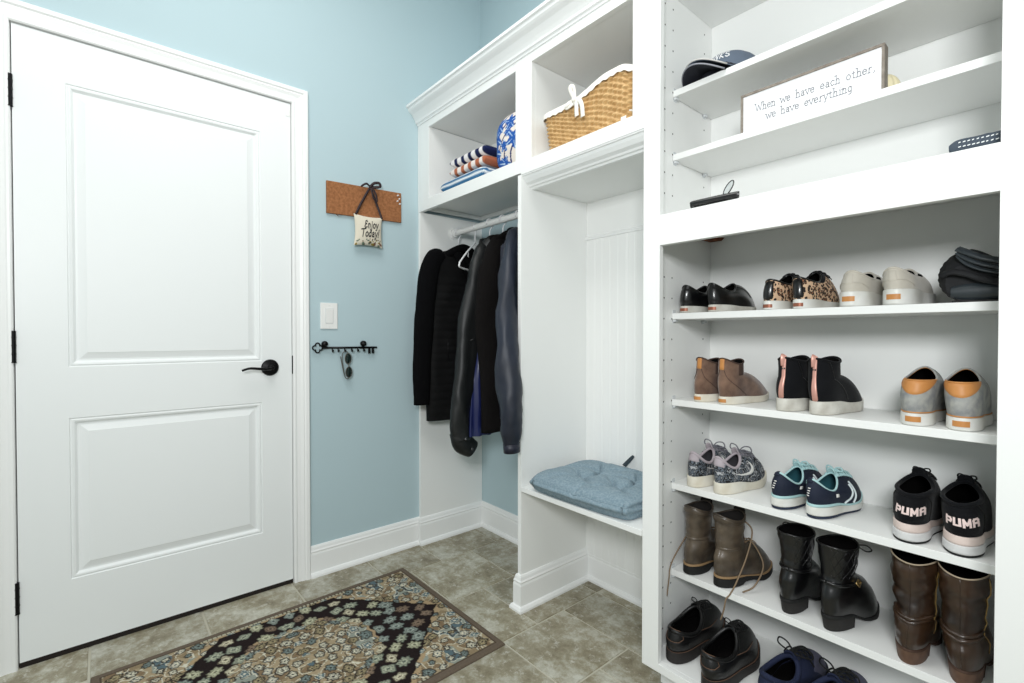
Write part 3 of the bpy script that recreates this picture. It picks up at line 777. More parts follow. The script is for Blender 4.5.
# ---- black high-tops with a rose strip
for side, x in ((-1, -.503), (1, -.424)):
    t = Shoe('high_top_boot', ('left-hand' if side < 0 else 'right-hand')+' black high-top with metallic pink heel strip and worn white sole', 'black high-tops with pink strips', x, SY, SZ['d']+.0004, -.15, side,
             W=.077, heel=.9, ht=.034, ft=.026, col=(.054, .050, .031, .090, .088, .098), shaft=[(.054, .046, .031, .140, .130, .142)], bulge=.005, dome=.85, toeh=.86, cat='boot')
    t.sole('sole', OFFW, 0, 1, fl=1.03); t.upper(SUB); t.rim(SUB, .003)
    st = t.patch('heel_strip', ROSE, -.17, .17, .02, 1.97, .0018, n=(6, 24), label='metallic pink heel strip')
    lo_ = MB(); p0 = t.S(0, 1.96)
    lo_.tube(spline([p0+Vector((0, -.002, -.02)), p0+Vector((0, -.004, .0)), p0+Vector((0, .001, .008)), p0+Vector((0, .006, -.002))], 5), .002, 8, rs=[(.0075, .0012)]*16); t.part('pull_loop', lo_, ROSE)
    m = MB()
    for du in (-.09, .09):
        for k in range(8): pass
        c0 = t.S(du, 1.45)+t.N(du, 1.45)*.0022; m.lathe([(.0001, 0), (.0022, 0), (.0022, .001), (.0001, .001)], 10, 'y', tuple(c0+Vector((0, -.001, 0))))
    t.part('eyelet', m, LEB)
    t.seams([[(.9, 1.98), (1.2, 1.4), (1.35, .9), (1.5, .1)], [(-.9, 1.98), (-1.2, 1.4), (-1.35, .9), (-1.5, .1)]], LEB, .0008, .0008, 'seam')

# ---- grey and tan slip-ons
GRY = M_('grey_mottled_suede', (138, 140, 142), .85, rgb2=(176, 176, 170), vscale=40, bump=.3, bscale=350)
for side, x in ((-1, -.234), (1, -.156)):
    t = Shoe('grey_slip_on', ('left-hand' if side < 0 else 'right-hand')+' grey suede shoe with tan leather collar and white sole', 'grey shoes with tan collars', x, SY, SZ['d']+.0004, .0, side,
             W=.074, heel=.94, ht=.030, ft=.026, col=(.056, .052, .027, .100, .100, .124), bulge=.006, dome=1.5)
    t.sole('sole', WHR, 0, .93, fl=1.02); t.sole('welt', TAN, .93, 1.03, fl=1.0); t.upper(GRY)
    t.rim(TAN, .002)
    t.patch('leather_collar', TAN, -1.5, 1.5, .62, .995, .0016, n=(24, 8), edge=lambda a, b_: ((a-.5)*3.0, 1-.006-(.42*(1-abs(2*a-1)**2)+.02)*(1-b_)), label='tan leather collar panel')
    heel_label(t, TAN, .009, .021, .34)
    t.rim(GRY, .0022, 'rim', u0=PI-1.6, u1=PI+1.6, dz=.001)

# ---- shelf e: floral running shoes
FLO = camo_mat('floral_print', [(14, 16, 20), (96, 104, 114), (14, 15, 19), (176, 178, 182), (26, 27, 33), (210, 206, 206)], 36)
PGR = M_('pink_grey_mesh', (176, 166, 172), .8); PINK = M_('coral_lining', (232, 140, 128), .8); GLACE = M_('grey_lace', (118, 118, 126), .8)
WSW = M_('white_mark', (236, 234, 230), .5)
for side, x, rz in ((-1, -.757, -.10), (1, -.674, -.16)):
    t = Shoe('floral_sneaker', ('left-hand' if side < 0 else 'right-hand')+' dark floral print running shoe with coral lining and thick cream sole', 'floral running shoes', x, SY+.002, SZ['e']+.0004, rz, side,
             W=.077, heel=.9, ht=.032, ft=.024, spring=.012, col=(.054, .046, .026, .104, .072, .104), bulge=.004, dome=1.5)
    t.sole('sole', CREAM, 0, 1, fl=1.06, wave=.0015); t.upper(FLO, lining=M_('grey_lining', (88, 86, 92), .9)); t.rim(PGR, .0042)
    t.patch('heel_tab', PGR, -.6, .6, .66, .99, .002); t.patch('inner_tab', PINK, PI+.9, PI+1.9, .93, .999, .003, label='coral pink collar inside') 
    t.tongue(PGR, .55, .022, .5); t.laces(GLACE, .45, .9, 5, .5, r=.0018, loops=True, ls=1.0)
    for sg in (-1, 1):   # the long white curved mark on each side
        def ed(a, b_, sg=sg):
            u = sg*(.95+1.35*a); c_ = .22+.50*a**2.4+(.25*(1-a)**3); wdt = .02+.17*math.sin(PI*min(1, a*1.02))**.8*a**.5
            return u, c_+wdt*(b_-.5)
        t.patch('side_mark', WSW, 0, 1, 0, 1, .0016, n=(20, 4), edge=ed, label='white curved stripe on the side')
# ---- navy and aqua running shoes
NAV = M_('navy_mesh', (16, 26, 48), .75, bump=.3, bscale=700); AQ = M_('aqua_trim', (178, 214, 216), .6); AQL = M_('aqua_lining', (58, 120, 132), .8)
for side, x, rz in ((-1, -.514, -.14), (1, -.430, -.18)):
    t = Shoe('navy_sneaker', ('left-hand' if side < 0 else 'right-hand')+' navy running shoe with aqua trim and layered white sole', 'navy and aqua running shoes', x, SY+.002, SZ['e']+.0004, rz, side,
             W=.079, heel=.9, ht=.036, ft=.026, spring=.010, col=(.056, .048, .027, .096, .066, .098), bulge=.005, dome=1.5)
    t.sole('outsole', M_('navy_rubber', (30, 40, 62), .6), 0, .2, fl=1.0); t.sole('midsole', WHR, .2, .8, fl=1.06); t.sole('aqua_band', AQ, .8, 1, fl=1.02, wave=.001)
    t.upper(NAV, lining=AQL); t.rim(AQ, .0026)
    t.patch('heel_tab', NAV, -.45, .1, .86, 1.04, .003)
    t.tongue(AQ, .6, .018, .42); t.laces(AQ, .42, .92, 5, .5, r=.0022, ls=.55)
    for k in (0, 1):
        for sg in (-1, 1):
            m = MB(); t.line(m, [(sg*(1.45+.22*k), .02), (sg*(1.75+.2*k), .3), (sg*(2.2+.15*k), .62)], .0024, .0012); t.part('side_stripe', m, M_('white_stripe', (226, 236, 238), .6))
    for fa in (lambda i: [(-.25+i*.03, .34+i*.1), (-.1+i*.03, .34+i*.1)], lambda i: [(1.15+i*.02, .36+i*.05), (1.28+i*.02, .38+i*.05)]):
        m = MB()
        for i in range(4): t.line(m, fa(i), .0014, .0012, sp=2)
        t.part('reflective_mark', m, WSW)

# ---- black running shoes with lettering on the heel
for side, x, rz in ((-1, -.243, -.01), (1, -.156, -.01)):
    t = Shoe('black_running_shoe', ('left-hand' if side < 0 else 'right-hand')+' black running shoe with pale pink heel lettering and two-tone sole', 'black running shoes with heel lettering', x, SY, SZ['e']+.0004, rz, side,
             W=.080, heel=.96, ht=.042, ft=.03, col=(.060, .056, .031, .106, .112, .132), bulge=.005, dome=1.5)
    t.sole('outsole', BLR, 0, .1, fl=1.03); t.sole('midsole', M_('light_grey_foam', (216, 216, 216), .6), .1, .55, fl=1.07); t.sole('sole_band', M_('blush_foam', (226, 208, 200), .6), .55, 1, fl=1.03)
    t.upper(SUB); t.rim(SUB, .0045)
    t.tongue(SUB, .6, .02, .5); t.laces(BLR, .45, .92, 5, .5, r=.0018, loops=True, ls=.45)
    t.patch('heel_panel', SUB, -.85, .85, .08, .8, .0016, n=(18, 8))
    t.writing('PUMA', M_('blush_print', (240, 218, 214), .5), -.46, .72, .36, .58, wd=.27, off=.0026)
    t.seams([[(1.0, .05), (1.1, .5), (.9, .95)], [(-1.0, .05), (-1.1, .5), (-.9, .95)]], BLR, .001, .0008, 'seam')

# ---- shelf f: taupe lace-up boots
TAU = M_('taupe_leather', (96, 84, 70), .38, rgb2=(54, 46, 39), vscale=16, bump=.25, bscale=120, coat=.2)
TLC = M_('taupe_lace', (128, 108, 86), .8)
for side, x, rz in ((-1, -.768, -.06), (1, -.675, -.26)):
    t = Shoe('lace_up_boot', ('left-hand' if side < 0 else 'right-hand')+' taupe leather ankle boot with loose laces and black lug sole', 'taupe lace-up boots', x, SY+.004, SZ['f']+.0004, rz, side,
             W=.080, heel=.9, L=.236, ht=.032, ft=.022, col=(.058, .050, .031, .098, .098, .112),
             shaft=[(.056, .045, .033, .136, .136, .146), (.056, .047, .038, .206, .192, .204)], bulge=.004, dome=1.0, toeh=.8, wob=.004, cat='boot')
    def zz(t_): return interp(t_, [(0, 0), (.3, 0), (.34, .009), (.5, .009), (.62, 0), (.8, 0), (1, .008)])
    t.sole('sole', BLR, 0, .8, fl=1.06, zb=zz); t.sole('welt', M_('welt_tan', (150, 122, 88), .6), .8, 1.0, fl=1.05, zb=zz)
    t.upper(TAU, lining=M_('brown_lining', (22, 18, 16), .9)); t.rim(TAU, .0026)
    t.tongue(M_('tongue_brown', (34, 29, 26), .7), 1.6, .012, .6, .1)
    t.laces(TLC, .6, 2.6, 6, .42, r=.0016, loops=False)
    t.patch('cuff', TAU, PI+.55, 3*PI-.55, 2.62, 2.98, .0022, n=(36, 5)); t.patch('heel_stay', TAU, -.28, .28, .05, 2.6, .0016, n=(6, 26)) if side > 0 else None
    t.patch('ankle_band', TAU, -1.7, 1.7, 1.25, 1.5, .002, n=(30, 4))
    m = MB()
    if side > 0:
        a = t.S(PI-.5, 2.6)
        m.tube(spline([a, (.050, .085, .165), (.057, .055, .10), (.058, .012, .035), (.056, -.010, .006), (.054, -.024, -.006), (.050, -.027, -.035), (.040, -.028, -.07)], 8), .0022, 6)
        a2 = t.S(PI-.5, 1.2)
        m.tube(spline([a2, a2+Vector((.025, .0, .012)), (.068, .11, .07), (.072, .07, .02), (.060, .035, .003)], 8), .0022, 6)
    else:
        a = t.S(-1.9, 1.3)
        m.tube(spline([a, a+Vector((-.012, -.01, -.01)), (-.043, .0, .04), (-.046, -.020, .006), (-.044, -.027, -.02), (-.050, -.029, -.08)], 8), .0022, 6)
    t.part('loose_lace', m, TLC)
# ---- black buckled boots
GOLD = M_('brass_buckle', (196, 164, 110), .3, .9)
for side, x, rz in ((-1, -.490, -.02), (1, -.398, -.22)):
    t = Shoe('buckled_boot', ('left-hand' if side < 0 else 'right-hand')+' black leather ankle boot with quilted shaft, ankle strap and block heel', 'black buckled ankle boots', x, SY+.004, SZ['f']+.0004, rz, side,
             W=.078, heel=.86, L=.234, ht=.040, ft=.013, col=(.058, .050, .032, .110, .108, .116),
             shaft=[(.058, .046, .035, .142, .140, .148), (.056, .049, .043, .208, .204, .210)], bulge=.005, dome=1.0, toeh=.8, wob=.003, cat='boot')
    def zz(t_): return interp(t_, [(0, .030), (.28, .030), (.58, .004), (.75, 0), (1, .006)])
    t.sole('sole', BLR, 0, 1, fl=1.02, zb=zz); t.block_heel(M_('worn_heel', (34, 32, 31), .7), .031, .32)
    t.upper(LEB); t.rim(LEB, .0024)
    m = MB()                                        # quilting seams on the shaft
    for k in range(-6, 10):
        for d in (-1, 1):
            uv = []
            for j in range(13):
                v = 1.75+1.15*j/12; u = k*.42+d*(v-1.75)*.9; uv.append((u, v))
            t.line(m, [q for q in uv if .2 < q[0] < 2.6] if d > 0 else [q for q in uv if .2 < q[0] < 2.6] or uv[:2], .0007, .0006, 4, 1) if len([q for q in uv if .2 < q[0] < 2.6]) > 2 else None
    t.part('quilting', m, LEB)
    m = MB(); t.line(m, [(2*PI*k/48, 1.25+.10*math.cos(2*PI*k/48)) for k in range(49)], .004, .0015, 8, 1)
    t.part('ankle_strap', m, LEB)
    m = MB(); u = 2.0 if side > 0 else -1.7
    P0 = [t.S(u+a_*.20, 1.12+b_*.24)+t.N(u, 1.15)*.005 for a_, b_ in ((-1, -1), (1, -1), (1, 1), (-1, 1))]
    m.tube([P0[0], P0[1], P0[2], P0[3]], .0024, 8, closed=True); m.tube([(P0[0]+P0[3])/2, (P0[1]+P0[2])/2], .0018, 6)
    t.part('buckle', m, GOLD)
    m = MB(); a = t.S(PI-.55 if side > 0 else PI+.5, 2.8)
    m.tube(spline([a, a+Vector((.02*side, .004, .006)), a+Vector((.032*side, .006, -.002)), a+Vector((.02*side, .004, -.009)), a], 6), .0018, 6)
    t.part('pull_loop', m, LEB)
# ---- tall dark brown boots
BRN = M_('brown_patina_leather', (34, 23, 17), .3, rgb2=(70, 49, 33), vscale=11, coat=.35, bump=.2, bscale=60)
for side, x, rz in ((-1, -.240, .0), (1, -.150, .0)):
    t = Shoe('tall_brown_boot', ('left-hand' if side < 0 else 'right-hand')+' glossy dark brown pull-on boot with creased ankle and wooden-look heel', 'dark brown pull-on boots', x, SY-.002, SZ['f']+.0004, rz, side,
             W=.078, heel=.88, L=.235, ht=.036, ft=.014, col=(.054, .052, .033, .100, .100, .112),
             shaft=[(.056, .047, .036, .146, .146, .156), (.054, .049, .040, .186, .186, .192), (.052, .050, .042, .226, .236, .230)], bulge=.006, dome=1.6, wob=.0055, cat='boot', banana=.03)
    def zz(t_): return interp(t_, [(0, .030), (.28, .030), (.58, .004), (.75, 0), (1, .006)])
    t.sole('sole', M_('brown_sole', (70, 48, 36), .7), 0, 1, fl=1.0, zb=zz); t.block_heel(M_('stacked_heel', (104, 76, 58), .6, rgb2=(82, 58, 44), vscale=50), .031, .32)
    t.upper(BRN); t.rim(M_('worn_edge', (168, 152, 130), .7), .0016)
    for vv in (1.0, 1.22):
        m = MB(); t.line(m, [(-1.3, vv+.12), (-.6, vv-.02), (0, vv-.08), (.6, vv), (1.3, vv+.16)], .004, .0, 8, 5); t.part('crease', m, BRN)
    m = MB(); t.line(m, [(1.45, .2), (1.5, 1), (1.5, 2), (1.45, 3.7)], .0014, .001); t.part('zip', m, GOLD)
    m = MB(); t.line(m, [(0, .1), (0, 1), (0, 2), (0, 3.9)], .001, .0006); t.part('back_seam', m, BRN)

# ---- on the bottom deck: black oxfords and navy sneakers
OXB = M_('black_grain_leather', (10, 10, 11), .42, bump=.3, bscale=180); STI = M_('tan_stitching', (104, 78, 62), .8)
for side, x, y, rz in ((-1, -.762, 1.258, .02), (1, -.636, 1.228, .0)):
    t = Shoe('leather_oxford', ('left-hand' if side < 0 else 'right-hand')+' black leather lace-up shoe with tan stitching on the bottom deck', 'black leather lace-ups', x, y, .1054, rz, side,
             W=.106, L=.292, heel=.84, ht=.034, ft=.026, col=(.078, .070, .036, .092, .076, .112), bulge=.006, dome=1.5)
    t.sole('sole', M_('dark_brown_sole', (30, 25, 24), .6), 0, 1, fl=1.05); t.upper(OXB); t.rim(OXB, .006)
    t.tongue(OXB, .6, .014, .5); t.laces(BLR, .5, .94, 4, .45, r=.0016, ls=.7)
    m = MB(); t.line(m, [(-.6, .97), (-.62, .7), (-.4, .56), (0, .55), (.4, .56), (.62, .7), (.6, .97)], .0009, .001)
    t.line(m, [(PI-1.5, .9), (PI-1.3, .6), (PI-.9, .35)], .0009, .001); t.line(m, [(PI+1.5, .9), (PI+1.3, .6), (PI+.9, .35)], .0009, .001)
    t.part('stitching', m, STI)
    m = MB(); t.line(m, [(-2.6, .03), (-1.6, .02), (-.8, .02), (0, .02), (.8, .02), (1.6, .02), (2.6, .03)], .0012, .0016); t.part('welt_stitching', m, STI)
    t.rim(STI, .001, 'collar_stitching', u0=-.5, u1=.5, dz=.006)
    t.patch('heel_counter', OXB, -.9, .9, .05, .55, .0016, n=(16, 6))
NK = M_('navy_knit', (18, 28, 58), .85, bump=.4, bscale=500); GK = M_('grey_knit_toe', (84, 84, 104), .85, bump=.4, bscale=600)
for side, x, y, rz in ((-1, -.505, 1.262, -.10), (1, -.398, 1.250, -.14)):
    t = Shoe('knit_sneaker', ('left-hand' if side < 0 else 'right-hand')+' navy knit sneaker with grey toe, on the bottom deck at the lower edge', 'navy knit sneakers', x, y, .1054, rz, side,
             W=.104, L=.298, heel=.86, ht=.030, ft=.026, col=(.074, .062, .035, .094, .076, .100), bulge=.006, dome=1.5)
    t.sole('sole', M_('dark_navy_sole', (34, 36, 50), .7), 0, 1, fl=1.05); t.upper(NK); t.rim(NK, .007)
    t.patch('toe_cap', GK, PI-1.15, PI+1.15, .03, .52, .0014, n=(20, 8), label='grey knit toe')
    t.tongue(NK, .6, .018, .5); t.laces(BLR, .5, .94, 4, .45, r=.002, ls=1.3)

# ================================================================== CLOSET: hangers and coats
HANGW = M_('hanger_plastic', (236, 236, 238), .35)
def make_hanger(x, label, rz=0, half=.19, group='white plastic hangers'):
    t = thing('clothes_hanger', label, 'hanger', (x, RY, RZ), rz, group)
    R_ = .0205
    hk = [(0, R_*math.cos(a), R_*math.sin(a)) for a in [math.radians(d) for d in (-35, 0, 30, 60, 90, 120, 150, 180, 205)]]
    hk = list(reversed(hk)); hk = [(0, y, z) for _, y, z in hk]
    neck = [(0, .012, -.024), (0, 0, -.034), (0, 0, -.060)]
    pts = [(0, -.0205*math.cos(math.radians(d)), .0205*math.sin(math.radians(d))) for d in range(-20, 200, 20)]+[(0, .0165, -.014), (0, .004, -.028), (0, 0, -.04), (0, 0, -.078)]
    m = MB(); m.tube(pts, .0028, 8); m.obj('hook', HANGW, t, True)
    z0, z1, z2 = -.078, -.190, -.222
    body = spline([(0, 0, z0), (0, half*.5, (z0+z1)/2), (0, half*.92, z1), (0, half, z1-.016), (0, half*.93, z2), (0, 0, z2), (0, -half*.93, z2), (0, -half, z1-.016), (0, -half*.92, z1), (0, -half*.5, (z0+z1)/2), (0, 0, z0)], 5)
    m = MB(); m.tube(body, .0042, 8); m.obj('body', HANGW, t, True)
    for sg in (-1, 1):
        m = MB(); m.tube([(0, sg*half*.45, (z0+z1)/2-.004), (0, sg*half*.47, -.156), (0, sg*half*.42, -.160)], .0022, 6); m.obj('strap_notch', HANGW, t, True)
    return t
make_hanger(-2.108, 'white hanger holding the quilted black jacket by the closet side', 0, .17)
make_hanger(-1.962, 'bare white hanger with nothing on it, in front of the quilted jacket', math.radians(31), .185)
make_hanger(-1.842, 'white hanger holding the black leather jacket', 0, .085)
make_hanger(-1.742, 'white hanger holding the black fleece jacket', 0, .08)
make_hanger(-1.635, 'white hanger nearest the divider, holding the navy windbreaker', math.radians(10), .09)

def garment_body(levels, fold=.006, ff=38, seed=0, quilt=None, n=64):
    """levels: (z, xc, yc, hx, hy); closed loft with soft vertical folds"""
    zt_, zb_ = levels[0][0], levels[-1][0]; nz = 70
    tab = [[(-l[0], l[k]) for l in levels] for k in (1, 2, 3, 4)]
    def f(a, b_):
        z = zt_+(zb_-zt_)*b_; xc, yc, hx, hy = (interp(-z, t_) for t_ in tab)
        u = 2*PI*a; c, d = math.cos(u), math.sin(u); e = .8
        x = xc+hx*math.copysign(abs(c)**e, c); y = yc+hy*math.copysign(abs(d)**e, d)
        k = sstep(b_, .06, .6)
        x += fold*k*math.sin(y*ff*2+seed+2.2*noise.noise(Vector((y*4, z*2.5, seed))))*abs(c)**.5
        x += .006*noise.noise(Vector((y*14, z*9, seed+3)))*min(1, b_*6)*abs(c)
        if quilt and quilt[0] < z < quilt[1]: x += math.copysign(.0035*abs(math.sin(PI*z/.038))**.6, c)*abs(c)
        return (x, y, z)
    m = MB(); m.grid(f, n, nz if not quilt else 170, cu=True)
    for b_ in (0, 1):
        ring = [f(k/n, b_) for k in range(n)]
        cx = sum(p[0] for p in ring)/n; cy = sum(p[1] for p in ring)/n
        m.add(ring+[(cx, cy, ring[0][2]+(.012 if b_ else 0))], [(k, (k+1) % n, n) for k in range(n)])
    return m
def sleeve(pts, rs, seed=0, n=22, wr=.004, cuff=None):
    P = spline(pts, 9); m_ = len(P); rr = []
    for i in range(m_):
        t = i/(m_-1)*(len(pts)-1); j = min(len(pts)-2, int(t)); f = t-j; f = f*f*(3-2*f)
        rr.append(tuple(rs[j][k]*(1-f)+rs[j+1][k]*f for k in (0, 1)))
    m = MB(); m.tube(P, 1, n, rs=rr, up0=(1, 0, 0))
    for i, v in enumerate(m.v):
        ring = i//n; k = wr*min(1, ring/6); q = Vector(v); c = P[min(ring, m_-1)]
        d = (q-c); 
        if d.length > 1e-6: q += d.normalized()*(k*1.6*noise.noise(Vector((q.x*16, q.y*16, q.z*7+seed)))+k*.5*noise.noise(Vector((q.x*40, q.y*40, q.z*30+seed))))
        m.v[i] = tuple(q)
    return m
def rigged(name, label, x, fn, rz=0, cat='jacket'):
    t = thing(name, label, cat, (x, RY, 1.50), rz); fn(t); return t
# local frames: origin at the hook's garment neck, z relative to 1.50
BKQ = M_('black_quilted_nylon', (6, 6, 7), .7, spec=.2, bump=.2, bscale=300); BKF = M_('black_jersey', (6, 6, 8), .95, spec=.12, bump=.3, bscale=500)
def j_quilt(t):
    garment_body([(.004, 0, -.01, .020, .05), (-.03, .0, -.02, .03, .13), (-.055, 0, -.025, .036, .19), (-.12, 0, -.02, .042, .20), (-.40, .004, -.015, .045, .185), (-.70, .008, -.015, .046, .195), (-.862, .008, -.012, .044, .196)], .002, 30, 1, quilt=(-.84, -.15)).obj('quilted_body', BKQ, t, True)
    sleeve([(.004, -.12, -.042), (.010, -.168, -.070), (.018, -.205, -.17), (.022, -.232, -.40), (.024, -.246, -.62), (.024, -.248, -.775)], [(.030, .040), (.038, .052), (.038, .055), (.036, .052), (.034, .046), (.030, .040)], 1, wr=.003).obj('sleeve', BKF, t, True)
    sleeve([(0, .13, -.05), (.0, .160, -.12), (.004, .160, -.30), (.006, .156, -.55), (.008, .156, -.74)], [(.024, .02), (.026, .022), (.03, .022), (.03, .02), (.028, .018)], 2).obj('sleeve', BKF, t, True)
    m = MB(); m.tube(spline([(.012, -.095, -.035), (.036, -.06, -.010), (.042, -.01, .008), (.036, .05, -.010), (.02, .085, -.035)], 8), .02, 14, rs=[(.020, .020)]*33); m.obj('hood', BKF, t, True)
    sleeve([(.034, -.06, -.010), (.040, -.03, -.06), (.044, .01, -.12), (.045, .045, -.22), (.046, .06, -.30)], [(.016, .022), (.020, .022), (.018, .022), (.012, .014), (.006, .006)], 5).obj('hood_drape', BKF, t, True)
    m = MB(); m.tube([(.056, -.115, -.46), (.058, -.117, -.56)], .002, 6); m.obj('pocket_zip', BLACKM, t, True)
rigged('quilted_jacket', 'long black quilted jacket with jersey sleeves, hanging nearest the door wall', -2.088, j_quilt)
LEA = M_('black_leather_jacket_hide', (17, 20, 21), .48, bump=.25, bscale=140, coat=0, rgb2=(11, 13, 14), vscale=9)
SAT = M_('blue_satin', (28, 36, 84), .3, coat=.2)
def j_leather(t):
    garment_body([(.004, 0, .0, .020, .04), (-.03, 0, .01, .030, .07), (-.07, 0, .01, .034, .10), (-.30, 0, -.03, .036, .125), (-.65, 0, -.055, .038, .13), (-.84, 0, -.06, .038, .135)], .004, 30, 4).obj('body', LEA, t, True)
    sleeve([(.006, -.005, .006), (.012, -.040, -.050), (.018, -.088, -.20), (.022, -.132, -.42), (.024, -.165, -.64), (.024, -.192, -.82), (.026, -.185, -.915)], [(.022, .030), (.034, .048), (.038, .062), (.038, .066), (.038, .060), (.036, .052), (.032, .046)], 7, wr=.008, n=30).obj('sleeve', LEA, t, True)
    sleeve([(.02, -.195, -.875), (.022, -.175, -.925), (.026, -.125, -.965)], [(.034, .046), (.036, .052), (.034, .044)], 3).obj('hem_band', LEA, t, True)
    garment_body([(-.40, .050, -.085, .012, .014), (-.52, .052, -.085, .014, .035), (-.72, .052, -.090, .018, .060), (-.90, .052, -.090, .018, .072)], .008, 60, 8, n=40).obj('blue_lining', SAT, t, True)
    for k, (y, z) in enumerate(((-.185, -.905), (-.15, -.955))):
        m = MB(); m.lathe([(.0001, 0), (.006, 0), (.006, .003), (.0001, .004)], 12, 'x', (.062, y, z)); m.obj('snap', M_('snap_metal', (120, 120, 122), .3, .9), t, True)
    m = MB(); m.tube(spline([(.02, -.05, -.02), (.045, -.02, .015), (.04, .03, .02), (.0, .045, .01), (-.03, .02, .015), (-.03, -.03, .005), (.0, -.055, -.01)], 6), .016, 10, rs=[(.022, .008)]*37); m.obj('collar', LEA, t, True)
    m = MB(); m.tube([(.055, -.11, -.45), (.056, -.155, -.462)], .003, 6); m.obj('pocket_welt', LEA, t, True)
rigged('leather_jacket', 'black leather jacket with blue satin lining showing, between the bare hanger and the fleece', -1.842, j_leather)
FLE = M_('charcoal_fleece', (20, 18, 18), .95, spec=.1, bump=.4, bscale=600); FLG = M_('grey_black_fleece', (22, 22, 23), .95, spec=.1, bump=.3, bscale=600)
def j_fleece(t):
    garment_body([(.012, 0, .0, .022, .04), (-.02, 0, .0, .030, .08), (-.06, 0, .0, .036, .11), (-.35, 0, .0, .036, .11), (-.70, 0, .0, .036, .115), (-.865, 0, .0, .036, .115)], .004, 34, 9).obj('body', FLG, t, True)
    sleeve([(.008, -.02, .004), (.018, -.062, -.07), (.026, -.098, -.20), (.030, -.110, -.36), (.032, -.090, -.60), (.032, -.078, -.870)], [(.026, .036), (.038, .056), (.040, .066), (.040, .066), (.038, .068), (.036, .068)], 4, wr=.004, n=30).obj('sleeve', FLE, t, True)
    m = MB(); m.tube(spline([(.02, -.05, -.01), (.035, -.01, .022), (.03, .05, .026), (-.01, .05, .02), (-.03, .0, .02), (-.01, -.05, .0)], 6), .016, 10, rs=[(.024, .010)]*31); m.obj('collar', FLE, t, True)
    m = MB(); m.tube([(.040, -.08, -.862), (.040, -.05, -.872), (.04, .01, -.878)], .006, 8); m.tube([(.04, .0, -.878), (.04, .002, -.905)], .004, 8); m.obj('drawcord', BLR, t, True)
rigged('fleece_jacket', 'plain black fleece jacket between the leather jacket and the navy windbreaker', -1.742, j_fleece)
NWB = M_('slate_navy_nylon', (30, 37, 52), .5, bump=.15, bscale=200, rgb2=(20, 25, 38), vscale=5); NWD = M_('navy_nylon_dark', (26, 28, 44), .45, bump=.15, bscale=200)
def j_wind(t):
    garment_body([(.016, 0, 0, .024, .045), (-.02, 0, 0, .03, .08), (-.06, 0, 0, .042, .12), (-.35, 0, 0, .044, .12), (-.70, 0, .0, .046, .125), (-.80, 0, .0, .044, .12)], .007, 40, 12).obj('body', NWD, t, True)
    m = MB(); m.tube(spline([(.02, -.05, .0), (.04, -.01, .03), (.035, .04, .036), (-.01, .05, .03), (-.03, .0, .03), (-.01, -.05, .01)], 6), .016, 10, rs=[(.026, .010)]*31); m.obj('collar', BKF, t, True)
wb = rigged('windbreaker', 'slate navy windbreaker with gathered cuff, its sleeve hanging past the divider edge', -1.620, j_wind, math.radians(10))
# its near sleeve, in the jacket's own frame
inv = Matrix.Rotation(-math.radians(10), 4, 'Z')@Matrix.Translation(-Vector((-1.620, RY, 1.50)))
sp_ = [inv@Vector(p) for p in ((-1.580, 1.375, 1.500), (-1.530, 1.305, 1.43), (-1.462, 1.226, 1.25), (-1.416, 1.180, 1.02), (-1.384, 1.164, .84), (-1.376, 1.165, .72), (-1.380, 1.172, .65))]
sleeve(sp_, [(.024, .034), (.036, .048), (.038, .052), (.040, .050), (.044, .052), (.040, .048), (.028, .034)], 6, wr=.008, n=32).obj('sleeve', NWB, wb, True)
cf = [inv@Vector(p) for p in ((-1.380, 1.172, .656), (-1.380, 1.174, .622))]
m = MB(); m.tube(cf, .03, 28, rs=[(.030, .036), (.029, .035)], up0=(1, 0, 0))
m.obj('cuff', NWD, wb, True)

# ================================================================== CUBBIES: towels, basket
def towel_block(name, label, x0, x1, y0, y1, z0, z1, colf, seed, group='folded striped towels'):
    """folded towel: layers rounded at the front fold"""
    t_ = None; nx, nl = 46, 40; cx, cy = (x0+x1)/2, y0
    def sec(b_):      # superellipse profile in y-z
        a = 2*PI*b_; c, d = math.cos(a), math.sin(a)
        y = (y1-y0)/2*(1-math.copysign(abs(c)**.35, c)); z = (z1-z0)/2*(1+math.copysign(abs(d)**.7, d)); return y, z
    vs, cols = [], []
    for j in range(nl):
        for i in range(nx+1):
            a = i/nx; y, z = sec(j/nl); e = 1-abs(2*a-1)**14
            zc = (z1-z0)/2; z = zc+(z-zc)*(.15+.85*e)
            x = x0+(x1-x0)*a
            z_ = z*(1+.08*noise.noise(Vector((x*9, y*6, seed)))); yy = y+.004*noise.noise(Vector((x*14, z*60, seed)))*(1 if y < .05 else 0)
            vs.append((x-cx, yy, max(0, z_)))
            cols.append(lin(colf(a, y, z/(z1-z0))))
    fs = [(j*(nx+1)+i, j*(nx+1)+i+1, ((j+1) % nl)*(nx+1)+i+1, ((j+1) % nl)*(nx+1)+i) for j in range(nl) for i in range(nx)]
    fs += [tuple(j*(nx+1) for j in range(nl)), tuple(j*(nx+1)+nx for j in reversed(range(nl)))]
    o = mk(name, vs, fs, TERRY, None, True, cols); o.location = (cx, cy, z0)
    o.data.set_sharp_from_angle(angle=math.radians(70))
    return tag(o, label, 'towel', group)
TERRY = attr_mat('terry_pattern', .95, .5, 500)
def c_blue(a, y, z):
    return (236, 240, 240) if (.42 < z < .54 or .74 < z < .84) and y < .06 or (y >= .06 and (int(y*36) % 2)) else (54, 108, 150)
def c_rust(a, y, z): return (178, 104, 74) if (a*5.2+.35) % 1.04 < .5 else (236, 226, 220)
def c_navy(a, y, z): return (26, 36, 78) if (a*5.2+.35) % 1.04 < .5 else (238, 234, 234)
TZ = ZR1+.0005
